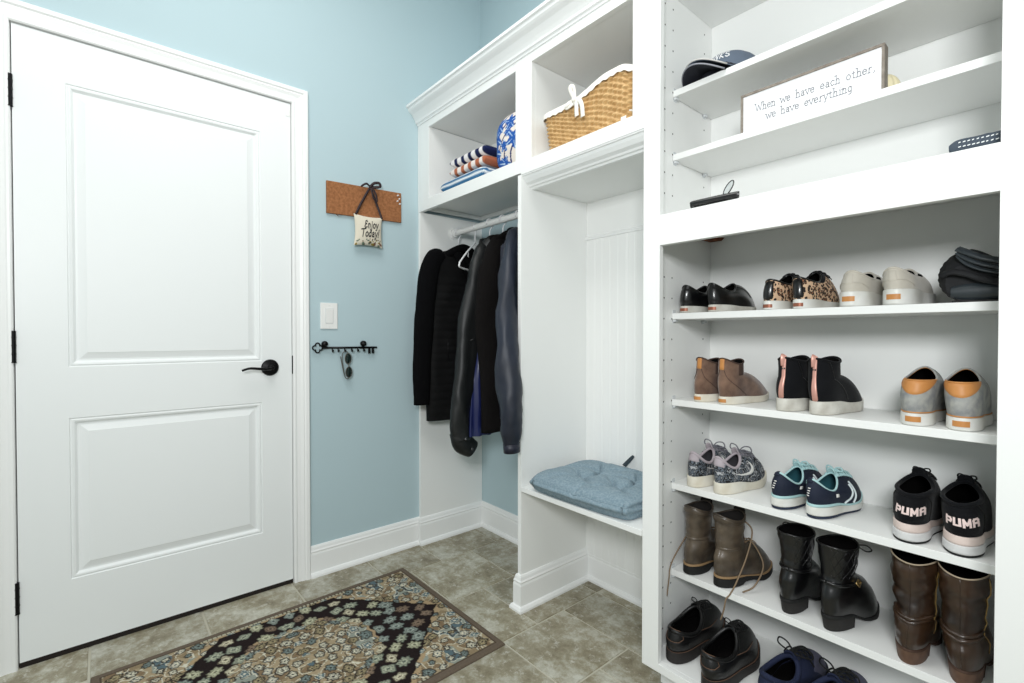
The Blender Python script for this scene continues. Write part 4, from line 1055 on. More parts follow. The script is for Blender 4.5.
towel_block('folded_towel', 'blue folded towel with white stripes at the bottom of the stack', -2.005, -1.655, 1.250, 1.50, TZ, TZ+.066, c_blue, 1)
towel_block('folded_towel', 'rust and white blocked towel in the middle of the stack', -1.940, -1.66, 1.262, 1.50, TZ+.0665, TZ+.114, c_rust, 2)
towel_block('folded_towel', 'navy and white blocked towel on top of the stack', -1.945, -1.665, 1.266, 1.50, TZ+.1145, TZ+.162, c_navy, 3)
# big patterned beach bag
vs, cols = [], []
nu, nv = 260, 170
random.seed(9); BL = [(-.12+.24*random.random(), .02+.23*random.random(), .018+.022*random.random(), random.random()*6) for _ in range(11)]+[(-.075, .05, .04, 1), (-.085, .10, .042, 2), (-.07, .15, .04, 3), (-.05, .20, .036, 4)]
for j in range(nv+1):
    b_ = j/nv; z = .262*(1-math.cos(PI*b_))/2
    rr = math.sin(PI*b_)**.55
    for i in range(nu):
        a = 2*PI*i/nu; c, d = math.cos(a), math.sin(a)
        x = .122*rr*math.copysign(abs(c)**.8, c); y = .105*rr*math.copysign(abs(d)**.8, d)
        q = 1+.05*noise.noise(Vector((x*12, y*12, z*12)))
        x *= q; y = y*q; vs.append((x, y, z))
        base = (232, 222, 212); col = base
        s1 = math.hypot(x-.13, (z-.02)*1.1+.01*noise.noise(Vector((x*10, 0, z*10))))
        if (s1 % .038) < .0075 and y < .03: col = (30, 40, 96)
        for bx__, bz__, br__, bp__ in BL:
            dx_, dz_ = x-bx__, z-bz__; dd = math.hypot(dx_, dz_); an = math.atan2(dz_, dx_)
            if dd < 1.3*br__*(.78+.22*math.cos(5*an+bp__)):
                col = (36, 88, 166)
                if abs(math.sin(an*2.5+bp__/2)) < .16 and dd > br__*.25: col = (186, 210, 232)
        cols.append(lin(col))
fs = [(j*nu+i, j*nu+(i+1) % nu, (j+1)*nu+(i+1) % nu, (j+1)*nu+i) for j in range(nv) for i in range(nu)]
o = mk('beach_towel', vs, fs, TERRY, None, True, cols); o.location = (-1.532, 1.372, TZ)
tag(o, 'rolled cream towel with navy stripes and blue flowers beside the folded stack', 'towel')

# wicker basket with cloth liner
bk = thing('wicker_basket', 'honey wicker storage basket with white cloth liner and bow in the upper cubby', 'basket', (-1.105, 1.36, 1.7246))
BW, BD = .198, .098
def rimz(x):       # scalloped rim height along x (local)
    return .150+.036*sstep(x, -.06, .11)-.012*sstep(x, .15, .2)
CR_ = .030
PERIM = 4*(BW+BD-2*CR_)+2*PI*CR_
def base_curve(a, k):
    '''rounded rectangle by arc length: x, y and outward normal'''
    s_ = (a % 1)*PERIM; hx, hy = BW-CR_, BD-CR_
    for (L_, kind, px_, py_, dx, dy) in ((2*hx, 0, -hx, -BD, 1, 0), (PI*CR_/2, 1, hx, -hy, -PI/2, 0), (2*hy, 0, BW, -hy, 0, 1), (PI*CR_/2, 1, hx, hy, 0, 0), (2*hx, 0, hx, BD, -1, 0), (PI*CR_/2, 1, -hx, hy, PI/2, 0), (2*hy, 0, -BW, hy, 0, -1), (PI*CR_/2, 1, -hx, -hy, PI, 0)):
        if s_ <= L_+1e-9:
            if kind == 0: return (px_+dx*s_)*k, (py_+dy*s_)*k, dy, -dx
            an = dx+s_/CR_; return (px_+CR_*math.cos(an))*k, (py_+CR_*math.sin(an))*k, math.cos(an), math.sin(an)
        s_ -= L_
    return -hx*k, -BD*k, 0, -1
WIC = M_('wicker', (214, 178, 124), .55, rgb2=(186, 146, 92), vscale=60, bump=.2)
nu, rows = 1008, 20; nv = rows*5
stakes = 56; m = MB(); vs = []
for j in range(nv+1):
    b_ = j/nv; row = int(b_*rows*.9999); inrow = b_*rows-row; hp = math.sin(PI*min(1, max(0, inrow)))**.6
    for i in range(nu):
        s_ = i/nu; k = .90+.10*b_
        x, y, nx, ny = base_curve(s_, k)
        off = .0048*math.cos(PI*row+2*PI*s_*stakes/2)*hp+.0020*hp
        z = .002+rimz(x)*b_-.004*b_
        vs.append((x+nx*off, y+ny*off, z))
fs = [(j*nu+i, j*nu+(i+1) % nu, (j+1)*nu+(i+1) % nu, (j+1)*nu+i) for j in range(nv) for i in range(nu)]
fs.append(tuple(range(nu-1, -1, -1)))
mk('woven_wall', vs, fs, WIC, bk, True)
m = MB(); pts = []
for i in range(160):
    x, y, c, d = base_curve(i/160, 1.0); pts.append((x*1.005, y*1.01, rimz(x)))
m.tube(pts, .006, 8, closed=True); m.obj('rim', WIC, bk, True)
LINC = M_('liner_cotton', (240, 236, 228), .9, bump=.3, bscale=300)
m = MB()
def liner(a, b_):
    x, y, c, d = base_curve(a % 1, 1.0); z = rimz(x)
    g = b_*PI; ww = .0018*math.sin(a*260)+.0012*math.sin(a*97)
    if b_ < .35: q = b_/.35; return (x*1.045, y*1.085, z-.016+.018*q+ww*(1-q))
    if b_ < .65: q = (b_-.35)/.3; kx = 1.045-.10*q; ky = 1.085-.2*q; return (x*kx, y*ky, z+.002+.008*math.sin(PI*q))
    q = (b_-.65)/.35; return (x*.94, y*.88, z+.002-.13*q)
m.grid(liner, 300, 16, cu=True); m.obj('cloth_liner', LINC, bk, True)
m = MB(); c0 = Vector((-.032, -BD*1.10, rimz(-.03)-.004))
def ribbon(mb, pts, wdt, ax=(0, 0, 1)):
    P = spline(pts, 7); A_ = Vector(ax)
    vs = []
    for i, p in enumerate(P):
        t_ = (P[min(i+1, len(P)-1)]-P[max(0, i-1)]).normalized(); s2 = t_.cross(Vector((0, -1, 0)));
        s2 = s2.normalized() if s2.length > .05 else A_
        vs += [p-s2*wdt, p-s2*wdt*.4+Vector((0, -.0015, 0)), p+s2*wdt*.4+Vector((0, -.0015, 0)), p+s2*wdt]
    mb.add(vs, [(4*i+k, 4*i+k+1, 4*i+k+5, 4*i+k+4) for i in range(len(P)-1) for k in range(3)])
ribbon(m, [c0, c0+Vector((-.012, -.006, .03)), c0+Vector((-.02, -.004, .052)), c0+Vector((-.008, .002, .048)), c0+Vector((0, 0, .004))], .0075)
ribbon(m, [c0, c0+Vector((-.026, -.008, -.006)), c0+Vector((-.034, -.006, -.016)), c0+Vector((-.012, -.004, -.012)), c0], .0075)
ribbon(m, [c0, c0+Vector((.012, -.006, -.02)), c0+Vector((.014, -.007, -.045)), c0+Vector((.016, -.007, -.062))], .009)
ribbon(m, [c0, c0+Vector((.022, -.006, -.008)), c0+Vector((.038, -.008, -.03)), c0+Vector((.044, -.008, -.074))], .009)
m.lathe([(.0005, -.008), (.007, -.006), (.008, 0), (.007, .006), (.0005, .008)], 12, 'x', tuple(c0+Vector((0, -.004, 0))))
ob = m.obj('bow', LINC, bk, True); md = ob.modifiers.new('t', 'SOLIDIFY'); md.thickness = .001
m = MB(); m.box(.155, .175, -BD*.93-.006, -BD*.93-.0045, .012, .030); m.obj('basket_label', M_('clear_label', (236, 232, 222), .5), bk)

# ================================================================== UPPER SHOE-CABINET SHELVES
# framed sign
sg = thing('framed_sign', 'long grey wood framed sign with typewriter lettering on the second shelf', 'sign', (-.456, 1.366, SZ['b']+.0004), 0)
WDG = M_('weathered_wood', (150, 142, 132), .8, rgb2=(122, 113, 104), vscale=50, bump=.3)
sw, sh_, sd = .163, .110, .030
for nm, a_ in (('frame_rail', (-sw, sw, 0, sd, sh_-.006, sh_)), ('frame_rail', (-sw, sw, 0, sd, 0, .006)), ('frame_stile', (-sw, -sw+.006, 0, sd, .006, sh_-.006)), ('frame_stile', (sw-.006, sw, 0, sd, .006, sh_-.006))):
    box(nm, *a_, WDG, sg, .0006)
box('board', -sw+.006, sw-.006, .004, .010, .006, sh_-.006, M_('board_white', (244, 244, 246), .5), sg, 0)
INK = M_('grey_ink', (120, 124, 134), .8)
def sline(txt, xa, xb, zb):
    tw = text_width(txt); k = (xb-xa)/tw; kz = .0185/1.0
    lettering(txt, lambda a, b_: (xa+a*k, .0034, zb+b_*kz*1.1), .085, .14).obj('lettering', INK, sg)
sline('When we have each other,', -.124, .145, .054)
sline('we have everything.'.replace('.', ''), -.096, .100, .025)
# cream shell behind the sign
m = MB()
def shell(a, b_):
    u = 2*PI*a; v = PI*b_; r = 1+.06*math.cos(u*14); return (.030*math.sin(v)*math.cos(u)*r, .026*math.sin(v)*math.sin(u)*r, .044-.044*math.cos(v))
m.grid(shell, 84, 20, cu=True); o = m.obj('ribbed_shell', M_('shell_cream', (232, 222, 186), .5), None, True); o.location = (-.318, 1.490, SZ['b']+.0004)
tag(o, 'cream ribbed round ornament peeking out behind the right end of the sign', 'ornament')

# caps
def cap(label, x, y, z, mc, rz, brim_only=False, edge=None, text=True):
    t = thing('baseball_cap', label, 'cap', (x, y, z), rz, 'caps nested on the top shelf')
    m = MB(); R1 = .092
    def cr_(a, b_):
        u = 2*PI*a; v = b_*PI/2; k = math.cos(v)**.75
        return (R1*.86*k*math.cos(u), R1*k*math.sin(u), .078*math.sin(v)**.9+.002*abs(math.sin(3*u))*k)
    m.grid(cr_, 48, 16, cu=True); m.obj('crown', mc, t, True)
    m = MB(); m.lathe([(.0001, 0), (.006, 0), (.005, .004), (.0001, .006)], 12, 'z', (0, 0, .078)); m.obj('button', mc, t, True)
    m = MB()
    def br(a, b_):   # brim towards -y, arched side to side
        q = (a-.5)*2; wd = .080
        x_ = wd*q*(1-.06*b_); y0 = -R1*.92*math.sqrt(max(0, 1-(q*.86)**2)); y1 = -R1*.72-.088*math.sqrt(max(0, 1-q*q*.92))
        return (x_, y0+(y1-y0)*b_, .030*(1-q*q)-.003+.002*b_)
    m.grid(br, 24, 8); o = m.obj('brim', mc, t, True); md = o.modifiers.new('t', 'SOLIDIFY'); md.thickness = .0025
    if edge:
        m = MB(); m.tube([br(i/24, 1.0) for i in range(25)], .0022, 6); m.obj('brim_edge', edge, t, True)
    if text:
        tw = text_width('DRINKS')
        def f(a, b_):
            u = -PI/2+(-.35+1.15*a/tw); v = (.30+.20*b_)
            k = math.cos(v*PI/2)**.75*1.012; return (R1*.86*k*math.cos(u), R1*k*math.sin(u), .078*math.sin(v*PI/2)**.9*1.012+.001)
        lettering('DRINKS', f, .16).obj('lettering', M_('cap_print', (226, 228, 230), .6), t)
    return t
GRC = M_('slate_cap_cotton', (92, 104, 120), .85, bump=.3, bscale=500)
cap('slate grey cap with pale lettering on top of the nested caps on top shelf', -.690, 1.462, SZ['a']+.014, GRC, -.35, edge=M_('pale_piping', (206, 204, 200), .7))
cap('black cap nested under the slate grey one on the top shelf', -.694, 1.456, SZ['a']+.0005, M_('black_cap_cotton', (30, 32, 42), .85), -.35, edge=M_('grey_piping', (150, 152, 160), .7), text=False)

# slim black glasses case with clear clip on the middle deck
t = thing('sunglasses', 'folded black sunglasses with a clear lens sticking up, on the middle deck at left', 'sunglasses', (-.645, 1.268, 1.4080), .0)
m = MB(); m.tube(spline([(-.066, 0, .022), (-.055, 0, .024), (.0, 0, .024), (.052, .002, .024), (.066, .006, .024)], 6), .008, 10, rs=[(.0085, .007)]*25); m.obj('temple', LEB, t, True)
m = MB(); m.tube(spline([(-.066, .016, .020), (0, .020, .020), (.058, .016, .020)], 6), .006, 10); m.obj('temple', LEB, t, True)
m = MB(); m.tube(spline([(-.066, 0, .022), (-.064, .004, .010), (-.060, .014, .016)], 5), .004, 8); m.obj('hinge_end', LEB, t, True)
m = MB(); m.tube(spline([(.05, .0, .024), (.052, .006, .012), (.05, .014, .018)], 5), .004, 8); m.obj('front_frame', LEB, t, True)
m = MB(); m.tube([(.040+.011*math.cos(k*PI/8)*.9+.010*math.sin(k*PI/8), .0, .044+.018*math.sin(k*PI/8)) for k in range(16)], .0015, 6, closed=True); m.obj('lens_rim', LEB, t, True)
m = MB(); m.add([(.040+.011*math.cos(k*PI/8)*.9+.010*math.sin(k*PI/8), .0, .044+.018*math.sin(k*PI/8)) for k in range(16)]+[(.040, -.002, .044)], [(k, (k+1) % 16, 16) for k in range(16)])
m.obj('lens', M_('clear_lens', (200, 206, 206), .08, trans=.6), t, True)
# dark lettered pouch at the right end
t = thing('zip_pouch', 'flat slate pouch with rows of tiny white print, right end of the middle deck', 'pouch', (-.118, 1.262, 1.4080), 0)
m = MB()
def pouch(a, b_):
    u = 2*PI*b_; c, d = math.cos(u), math.sin(u); q = 1-abs(2*a-1)**12
    return (-.050+.105*a, .055-.055*math.copysign(abs(c)**.5, c),   .019+(.018+.0022*noise.noise(Vector((a*9, c, 2))))*math.copysign(abs(d)**.7, d)*(.5+.5*q))
m.grid(pouch, 30, 24, cv=True); vs0 = [pouch(0, k/24) for k in range(24)]; vs1 = [pouch(1, k/24) for k in range(24)]
m.add(vs0, [tuple(range(24))]); m.add(vs1, [tuple(reversed(range(24)))])
m.obj('body', M_('slate_canvas', (62, 72, 84), .8, bump=.3, bscale=400), t, True)
m = MB(); random.seed(5)
for row in (0, 1):
    for k in range(13):
        x_ = -.036+.0064*k; z_ = .0155+.0085*row; w_ = .0028+.0016*random.random()
        m.add([(x_, -.0006, z_), (x_+w_, -.0006, z_+.0008), (x_+w_, -.0006, z_+.0028), (x_, -.0006, z_+.002)], [(0, 1, 2, 3)])
o = m.obj('printed_marks', M_('print_white', (224, 228, 228), .6), t); o['kind'] = 'stuff'

# ================================================================== BENCH CUSHION
t = thing('seat_cushion', 'tufted blue woven seat cushion with a dark tie, lying on the bench', 'cushion', (-1.118, 1.405, .4800), .03)
CUS = M_('blue_chambray', (140, 158, 168), .9, bump=.4, bscale=420, rgb2=(116, 138, 150), vscale=150, detail=2)
CW, CD = .232, .186
tufts = [(-.085, .05), (.085, .05), (-.085, -.06), (.085, -.06)]
tufts = [(-.075, .062), (.085, .062), (-.075, -.052), (.085, -.052)]
def cush(a, b_, top):
    x = (a*2-1); y = (b_*2-1)
    X_ = CW*x*(1-.04*y*y); Y_ = CD*y*(1-.05*x*x)
    e = max(0, (1-abs(x)**5))*max(0, (1-abs(y)**5)); h = e**.5
    rr = .93+.07*min(1, e*5)**.5
    X_ *= rr if abs(x) > .9 else 1; Y_ *= 1
    z = .044+.030*h if top else .020-.0195*min(1, e*5)**.5
    if top:
        for tx, ty in tufts:
            d = math.hypot(X_-tx, Y_-ty); z -= .040*math.exp(-(d/.026)**1.2)
            ang = math.atan2(Y_-ty, X_-tx)
            z -= .026*math.exp(-(d/.085)**2)*(.5+.5*math.cos(ang*4+tx*40+ty*20))**8*min(1, d/.012)
        z += .005*noise.noise(Vector((X_*14, Y_*14, 2)))
        z -= .012*math.exp(-abs(X_-.005)/.007)*sstep(abs(Y_), .09, .18)+.010*math.exp(-abs(Y_-.004)/.007)*sstep(abs(X_), .13, .22)
    return (X_, Y_, max(.0006, z))
m = MB(); m.grid(lambda a, b_: cush(a, b_, True), 130, 104); m.grid(lambda a, b_: cush(a, b_, False), 60, 50)
EDGE = [(k/50, 0) for k in range(50)]+[(1, k/50) for k in range(50)]+[(1-k/50, 1) for k in range(50)]+[(0, 1-k/50) for k in range(50)]
def wall_(a, b_):
    p = EDGE[int(round(a*200)) % 200]; t0 = Vector(cush(*p, True)); b0 = Vector(cush(*p, False)); q = b0.lerp(t0, b_)
    o_ = Vector((q.x/CW, q.y/CD, 0)); k = .010*math.sin(PI*b_); mx = max(abs(o_.x), abs(o_.y))
    o_ = Vector((o_.x if abs(o_.x) > mx-.12 else 0, o_.y if abs(o_.y) > mx-.12 else 0, 0)); 
    return q+o_.normalized()*k*(1+.3*noise.noise(q*30))
m.grid(wall_, 200, 8, cu=True)
m.obj('cushion_cover', CUS, t, True)
m = MB(); per_ = [(cush(k/40, 0, True)) for k in range(41)]+[cush(1, k/40, True) for k in range(41)]+[cush(1-k/40, 1, True) for k in range(41)]+[cush(0, 1-k/40, True) for k in range(41)]
m.tube(per_[::2], .0022, 6, closed=True); m.obj('piping', CUS, t, True)
m = MB(); m.tube(spline([(-.04, .165, .066), (-.03, .178, .082), (-.016, .19, .10), (-.010, .186, .103), (-.018, .172, .085), (-.03, .160, .066)], 6), .004, 8, rs=[(.0055, .003)]*31); m.obj('tie', M_('dark_teal_tie', (34, 48, 56), .7), t, True)
for k, (tx, ty) in enumerate(tufts):
    m = MB(); m.lathe([(.0001, 0), (.006, 0), (.005, .003), (.0001, .004)], 12, 'z', (tx, ty, .046)); m.obj('tuft', CUS, t, True)

# ================================================================== ON THE DOOR WALL
# cork board
t = thing('cork_board', 'long narrow brown cork strip on the blue wall above the light switch', 'cork board', (A, .946, 1.605))
CORK = M_('cork', (168, 112, 70), .9, rgb2=(138, 88, 52), vscale=90, bump=.6, bscale=260)
cbd = MB(); cbd.add([(.0008, -.182, .000), (.0008, .180, .010), (.0008, .180, .153), (.0008, -.182, .143), (.012, -.182, 0), (.012, .180, .010), (.012, .180, .153), (.012, -.182, .143)],
    [(0, 1, 2, 3), (4, 5, 6, 7), (0, 1, 5, 4), (1, 2, 6, 5), (2, 3, 7, 6), (3, 0, 4, 7)])
cbd.add([(.003, -.145, .003), (.010, -.145, .003), (.010, -.128, -.006), (.003, -.128, -.006), (.003, -.112, .002), (.010, -.112, .002)], [(0, 1, 2, 3), (3, 2, 5, 4)])
cbd.obj('cork_strip', CORK, t, bevel=.001)
for k, (y_, z_) in enumerate(((.160, .138), (.168, .122), (.158, .110), (.170, .098))):
    o = MB().lathe([(.0001, .020), (.0035, .020), (.003, .016), (.0018, .014), (.003, .0135), (.0035, .0122)], 12, 'x', (A, .946+y_, 1.605+z_)).obj('push_pin', M_('pin_plastic', (238, 238, 240), .25), None, True)
    tag(o, 'white push pin stuck in the right end of the cork strip', 'push pin', 'push pins on the cork strip')
# hanging pillow
t = thing('hanging_pillow', 'little cream pillow lettered in black, hanging by a dark ribbon over the cork strip', 'pillow', (A+.030, .948, 1.545))
PW, PH = .070, .073
def pil(a, b_, sg_):
    x = a*2-1; y = b_*2-1; e = max(0, 1-abs(x)**2.6)*max(0, 1-abs(y)**2.6)
    return (sg_*.020*e**.5, PW*x*(1-.10*(1-y*y)), PH*y*(1-.10*(1-x*x)))
PM = attr_mat('pillow_print', .95, .4, 700)
vs, cols, fs = [], [], []; random.seed(3)
fl_ = [((random.random()*2-1)*.9, -.98+.40*random.random(), random.choice([(150, 130, 60), (60, 66, 60), (120, 84, 70), (100, 120, 100)])) for _ in range(42)]
for sg_ in (1, -1):
    k0 = len(vs)
    for j in range(61):
        for i in range(61):
            a, b_ = i/60, j/60; vs.append(pil(a, b_, sg_)); c = (222, 214, 196)
            if sg_ > 0:
                for fx, fy, fc in fl_:
                    if math.hypot(a*2-1-fx, b_*2-1-fy) < .045+.03*(fy < -.8): c = fc
            cols.append(lin(c))
    fs += [(k0+j*61+i, k0+j*61+i+1, k0+(j+1)*61+i+1, k0+(j+1)*61+i) for j in range(60) for i in range(60)]
mk('cushion', vs, fs, PM, t, True, cols)
INKB = M_('black_ink', (30, 28, 30), .8)
def onp(x_, z_):
    a = (x_/PW+1)/2; b_ = (z_/PH+1)/2; p = pil(min(.98, max(.02, a)), min(.98, max(.02, b_)), 1); return (p[0]+.0009, x_, z_)
for txt, ya, yb_, z0_, hz_ in (('Enjoy', -.026, .040, .010, .034), ('Today!', -.040, .044, -.030, .034)):
    tw = text_width(txt)
    lettering(txt, lambda a, b_: onp(ya+(yb_-ya)*a/tw+.004*b_, z0_+hz_*b_+.004*a/tw), .17).obj('lettering', INKB, t)
RIB_ = M_('dark_ribbon', (42, 24, 28), .6)
def flat_ribbon(pts, w_, name):
    P = spline(pts, 6); m = MB(); vs = []
    for i, p in enumerate(P):
        tt = (P[min(i+1, len(P)-1)]-P[max(0, i-1)]); n_ = Vector((0, -tt.z, tt.y)); n_ = n_.normalized() if n_.length > 1e-6 else Vector((0, 1, 0))
        vs += [p-n_*w_, p+Vector((.0012, 0, 0)), p+n_*w_]
    m.add(vs, [(3*i+k, 3*i+k+1, 3*i+k+4, 3*i+k+3) for i in range(len(P)-1) for k in (0, 1)])
    o = m.obj(name, RIB_, t, True); md = o.modifiers.new('t', 'SOLIDIFY'); md.thickness = .001; return o
K = (.006, .008, .205)
flat_ribbon([(.004, -.062, .068), (-.004, -.03, .13), K], .0055, 'ribbon_strap'); flat_ribbon([(.004, .066, .066), (-.004, .045, .13), K], .0055, 'ribbon_strap')
m = MB(); m.lathe([(.0005, -.007), (.005, -.005), (.006, 0), (.005, .005), (.0005, .007)], 12, 'y', K); m.obj('knot', RIB_, t, True)
flat_ribbon([K, (.014, -.012, .214), (.016, -.030, .205), (.01, -.038, .196)], .0045, 'bow_tail')
flat_ribbon([K, (.016, .022, .222), (.020, .046, .226), (.018, .05, .212), (.010, .028, .206), K], .0065, 'bow_loop')
flat_ribbon([K, (.010, .014, .185), (.010, .018, .165), (.008, .024, .150)], .0045, 'bow_tail')
flat_ribbon([K, (.010, .024, .190), (.011, .034, .170), (.008, .040, .140)], .0045, 'bow_tail')
# light switch
t = thing('light_switch', 'white rocker light switch plate on the blue wall above the key rack', 'light switch', (A, .775, 1.148))
m = MB(); m.prism([(0, -.0385), (.003, -.0385), (.0055, -.036), (.0055, .036), (.003, .0385), (0, .0385)], (0, 0, -.058), (0, 0, .058), (1, 0, 0), (0, 1, 0)); m.obj('wall_plate', PLASTW, t, bevel=.001)
m = MB(); m.box(.0054, .0062, -.0175, .0175, -.034, .034); m.obj('switch_frame', M_('plate_seam', (206, 210, 210), .4), t)
m = MB(); m.prism([(-.032, .0062), (-.032, .0075), (0, .0085), (.032, .0110), (.032, .0062)], (0, -.0155, 0), (0, .0155, 0), (0, 0, 1), (1, 0, 0)); m.obj('rocker', PLASTW, t, bevel=.0006)
for zz_ in (-.048, .048):
    m = MB(); m.lathe([(.0001, .0055), (.0028, .0055), (.0026, .0062), (.0001, .0064)], 12, 'x', (0, 0, zz_)); m.obj('screw', PLASTW, t, True)
# key-shaped hook rack
t = thing('key_rack', 'black metal key-shaped hook rack on the blue wall below the light switch', 'key rack', (A, .85, 1.006))
m = MB(); m.tube([(.014, -.112, 0), (.014, .144, -.002)], .0048, 10); m.obj('bar', BLACKM, t, True)
for k in range(4):
    a0 = k*PI/2+PI/4*0; cy_, cz_ = -.130+.0115*math.cos(a0), .0115*math.sin(a0)
    pts = [(.014, cy_+.0098*math.cos(a0+b_), cz_+.0098*math.sin(a0+b_)) for b_ in [math.radians(d) for d in range(-115, 116, 23)]]
    m = MB(); m.tube(pts, .0032, 8); m.obj('key_bow', BLACKM, t, True)
for y_ in (-.099, .079):
    m = MB(); m.lathe([(.0001, .0008), (.011, .0008), (.0135, .010), (.013, .020), (.008, .025), (.0001, .0265)], 20, 'x', (0, y_, .017)); m.obj('mounting_knob', BLACKM, t, True)
for y_ in (-.066, -.040, -.010, .022, .050, .079):
    m = MB(); m.tube(spline([(.014, y_, -.002), (.015, y_, -.014), (.020, y_, -.019), (.026, y_, -.016), (.028, y_, -.009)], 5), .0028, 8); m.obj('hook', BLACKM, t, True)
for y_, L_ in ((.107, .030), (.125, .030)):
    m = MB(); m.box(.010, .018, y_-.0045, y_+.0045, -L_, 0); m.obj('key_bit', BLACKM, t, bevel=.0008)
# sunglasses hanging from a hook
t = thing('sunglasses', 'dark-lensed sunglasses hanging by one temple from the key rack', 'sunglasses', (A+.024, .846, .984), 0)
FR = M_('smoke_frame', (96, 92, 84), .3, trans=.2); LNS = M_('dark_lens', (20, 34, 32), .1)
for zc_ in (-.028, -.090):
    oval = [(.006, .004-.05*(zc_+.028)+.0145*math.cos(k*PI/12), zc_+.024*math.sin(k*PI/12)) for k in range(24)]
    m = MB(); m.add([(x+.001, y, z) for x, y, z in oval]+[(.010, .004-.05*(zc_+.028), zc_)], [(k, (k+1) % 24, 24) for k in range(24)]); m.obj('lens', LNS, t, True)
    m = MB(); m.tube(oval, .002, 8, closed=True); m.obj('lens_rim', FR, t, True)
m = MB(); m.tube([(.006, .004, -.052), (.007, .006, -.059), (.006, .007, -.066)], .0022, 8); m.obj('bridge', FR, t, True)
for sgn, pts in ((0, [(.004, .004, -.004), (.002, -.002, .006), (.0, -.012, .003), (-.002, -.020, -.010), (-.004, -.018, -.05), (-.006, -.008, -.105)]), (1, [(.004, .008, -.114), (.0, .004, -.120), (-.006, -.006, -.112), (-.008, -.016, -.07), (-.008, -.026, -.018)])):
    m = MB(); m.tube(spline(pts, 6), .0018, 8); m.obj('temple', FR, t, True)

# ================================================================== RUG
RW, RL = .357, .535; random.seed(21)
def mk_flowers(n, test, dmin, smin, smax, pal):
    out = []; tries = 0
    while len(out) < n and tries < 9000:
        tries += 1; x = random.random()*RW; y = random.random()*RL
        if not test(x, y): continue
        if any(math.hypot(x-q[0], y-q[1]) < dmin for q in out) or x < dmin*.5 and x > .008 or y < dmin*.5 and y > .008: continue
        out.append((x, y, smin+(smax-smin)*random.random(), random.choice((5, 6, 4, 8)), random.random()*6, random.choice(pal)))
    return out
def zig(v, p=.045, a=.011): return a*(2*abs((v/p) % 1-.5))
def in_field(x, y):
    return x < .312 and y < .185+.30*(1-x/.325)+zig(x)-.006
def in_med(x, y):
    return x < .192+zig(y, .05)-.005 and y < .215+zig(x, .05)-.006-max(0, x-.07)*.85
PAL1 = [((176, 176, 150), (112, 110, 92)), ((142, 150, 142), (84, 92, 88)), ((190, 184, 160), (104, 96, 80)), ((128, 110, 94), (82, 70, 60)), ((162, 166, 146), (96, 102, 92))]
PAL2 = [((88, 108, 114), (200, 196, 178)), ((196, 192, 172), (64, 62, 60)), ((150, 138, 108), (60, 54, 48)), ((116, 128, 124), (60, 62, 60)), ((200, 194, 174), (98, 106, 106))]
F1 = mk_flowers(70, lambda x, y: in_field(x, y) and not in_med(x, y) and in_field(x+.012, y+.012), .047, .019, .027, PAL1)
F2 = mk_flowers(40, lambda x, y: in_med(x, y), .040, .012, .021, PAL2)
F3 = mk_flowers(60, lambda x, y: not in_field(x, y) and x < .32 and y < .50, .038, .009, .019, PAL2)
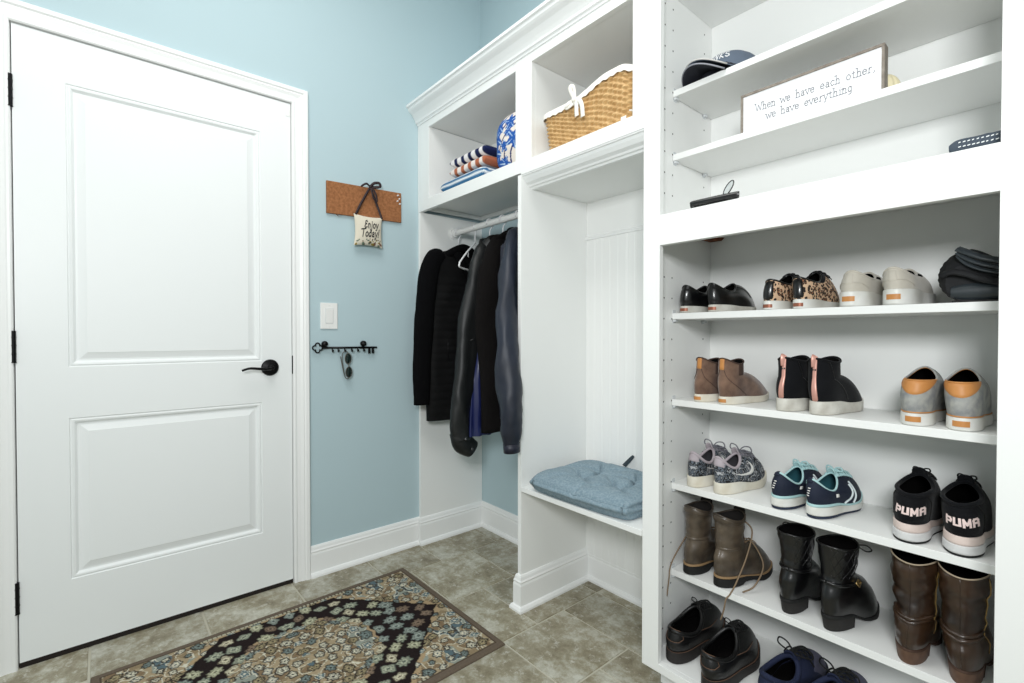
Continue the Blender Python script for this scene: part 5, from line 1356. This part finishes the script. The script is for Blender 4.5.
def rug_col(rx, ry):
    x, y = abs(rx), abs(ry); ed = min(RW-x, RL-y)
    wv = 1+.10*noise.noise(Vector((rx*240, ry*240, 1)))
    def W(c, k=1): return tuple(min(255, v*wv*k) for v in c)
    if ed < .020: return W((104, 92, 80))
    if ed < .024: return W((74, 62, 54))
    if RW-x < .034 and y < .25: return W((170, 166, 146) if (ry*70) % 1 < .7 else (90, 80, 66))
    if ed < .028: return W((96, 84, 70))
    fld, med = in_field(x, y), in_med(x, y)
    n1 = noise.noise(Vector((rx*26, ry*26, 3))); n2 = noise.noise(Vector((x*34+n1, y*34, 9))); n3 = noise.noise(Vector((x*15, y*15, 5)))
    L_ = F1 if fld and not med else (F2 if med else F3)
    for fx, fy, s_, np_, ph, (ca, cb_) in L_:
        dx, dy = x-fx, y-fy; d = math.hypot(dx, dy)
        if d > s_*1.4: continue
        a = math.atan2(dy, dx); sq = max(abs(dx), abs(dy))/(d+1e-6); r = s_*(.62+.14*math.cos(a*np_+ph)+.34*sq)*(.82+.36*abs(math.cos(a-ph)))
        if d < r:
            if d < r*.26: return W(cb_)
            if d < r*.40: return W(ca, 1.12)
            if d > r*.84 or (.58 < d/r < .66): return W(cb_)
            return W(ca, .96+.1*n1)
        if d < r+.003 and not (fld and not med): return W((70, 62, 54))
    if fld and not med:
        # tan outline between the medallion and the black ground
        if in_med(x*.955, y*.955): return W((164, 142, 112))
        return W((36, 28, 28))
    if not fld:
        if in_field(x*.955, y*.955): return W((168, 146, 114))
    if abs(n2) < .045: return W((206, 202, 184))
    if abs(n2-.16) < .03: return W((72, 66, 60))
    if n3 > .24: return W((90, 108, 114) if n2 > .0 else (142, 148, 138))
    if n2 > .26: return W((128, 108, 84))
    return W((162, 146, 118) if n1 > -.1 else (140, 124, 98))
NX, NY = 252, 376
vs, cols = [], []
for j in range(NY+1):
    for i in range(NX+1):
        rx = -RW+2*RW*i/NX; ry = -RL+2*RL*j/NY
        e = min(RW-abs(rx), RL-abs(ry)); z = .0085*min(1, (.25+e/.004))+.0008*noise.noise(Vector((rx*160, ry*160, 0)))
        vs.append((rx, ry, z)); cols.append(lin(rug_col(rx, ry)))
fs = [(j*(NX+1)+i, j*(NX+1)+i+1, (j+1)*(NX+1)+i+1, (j+1)*(NX+1)+i) for j in range(NY) for i in range(NX)]
ring = [i for i in range(NX+1)]+[(j*(NX+1)+NX) for j in range(1, NY+1)]+[NY*(NX+1)+i for i in range(NX-1, -1, -1)]+[j*(NX+1) for j in range(NY-1, 0, -1)]
k0 = len(vs); vs += [(vs[i][0], vs[i][1], .0003) for i in ring]; cols += [lin((90, 78, 68))]*len(ring); n = len(ring)
fs += [(ring[k], k0+k, k0+(k+1) % n, ring[(k+1) % n]) for k in range(n)]
o = mk('rug', vs, fs, attr_mat('woven_rug', .95, .6, 500, spec=.1), None, True, cols)
o.location = (-1.612, .504, 0); o.rotation_euler = (0, 0, .014)
tag(o, 'patterned floral rug with black field and brown border lying in front of the door', 'rug')
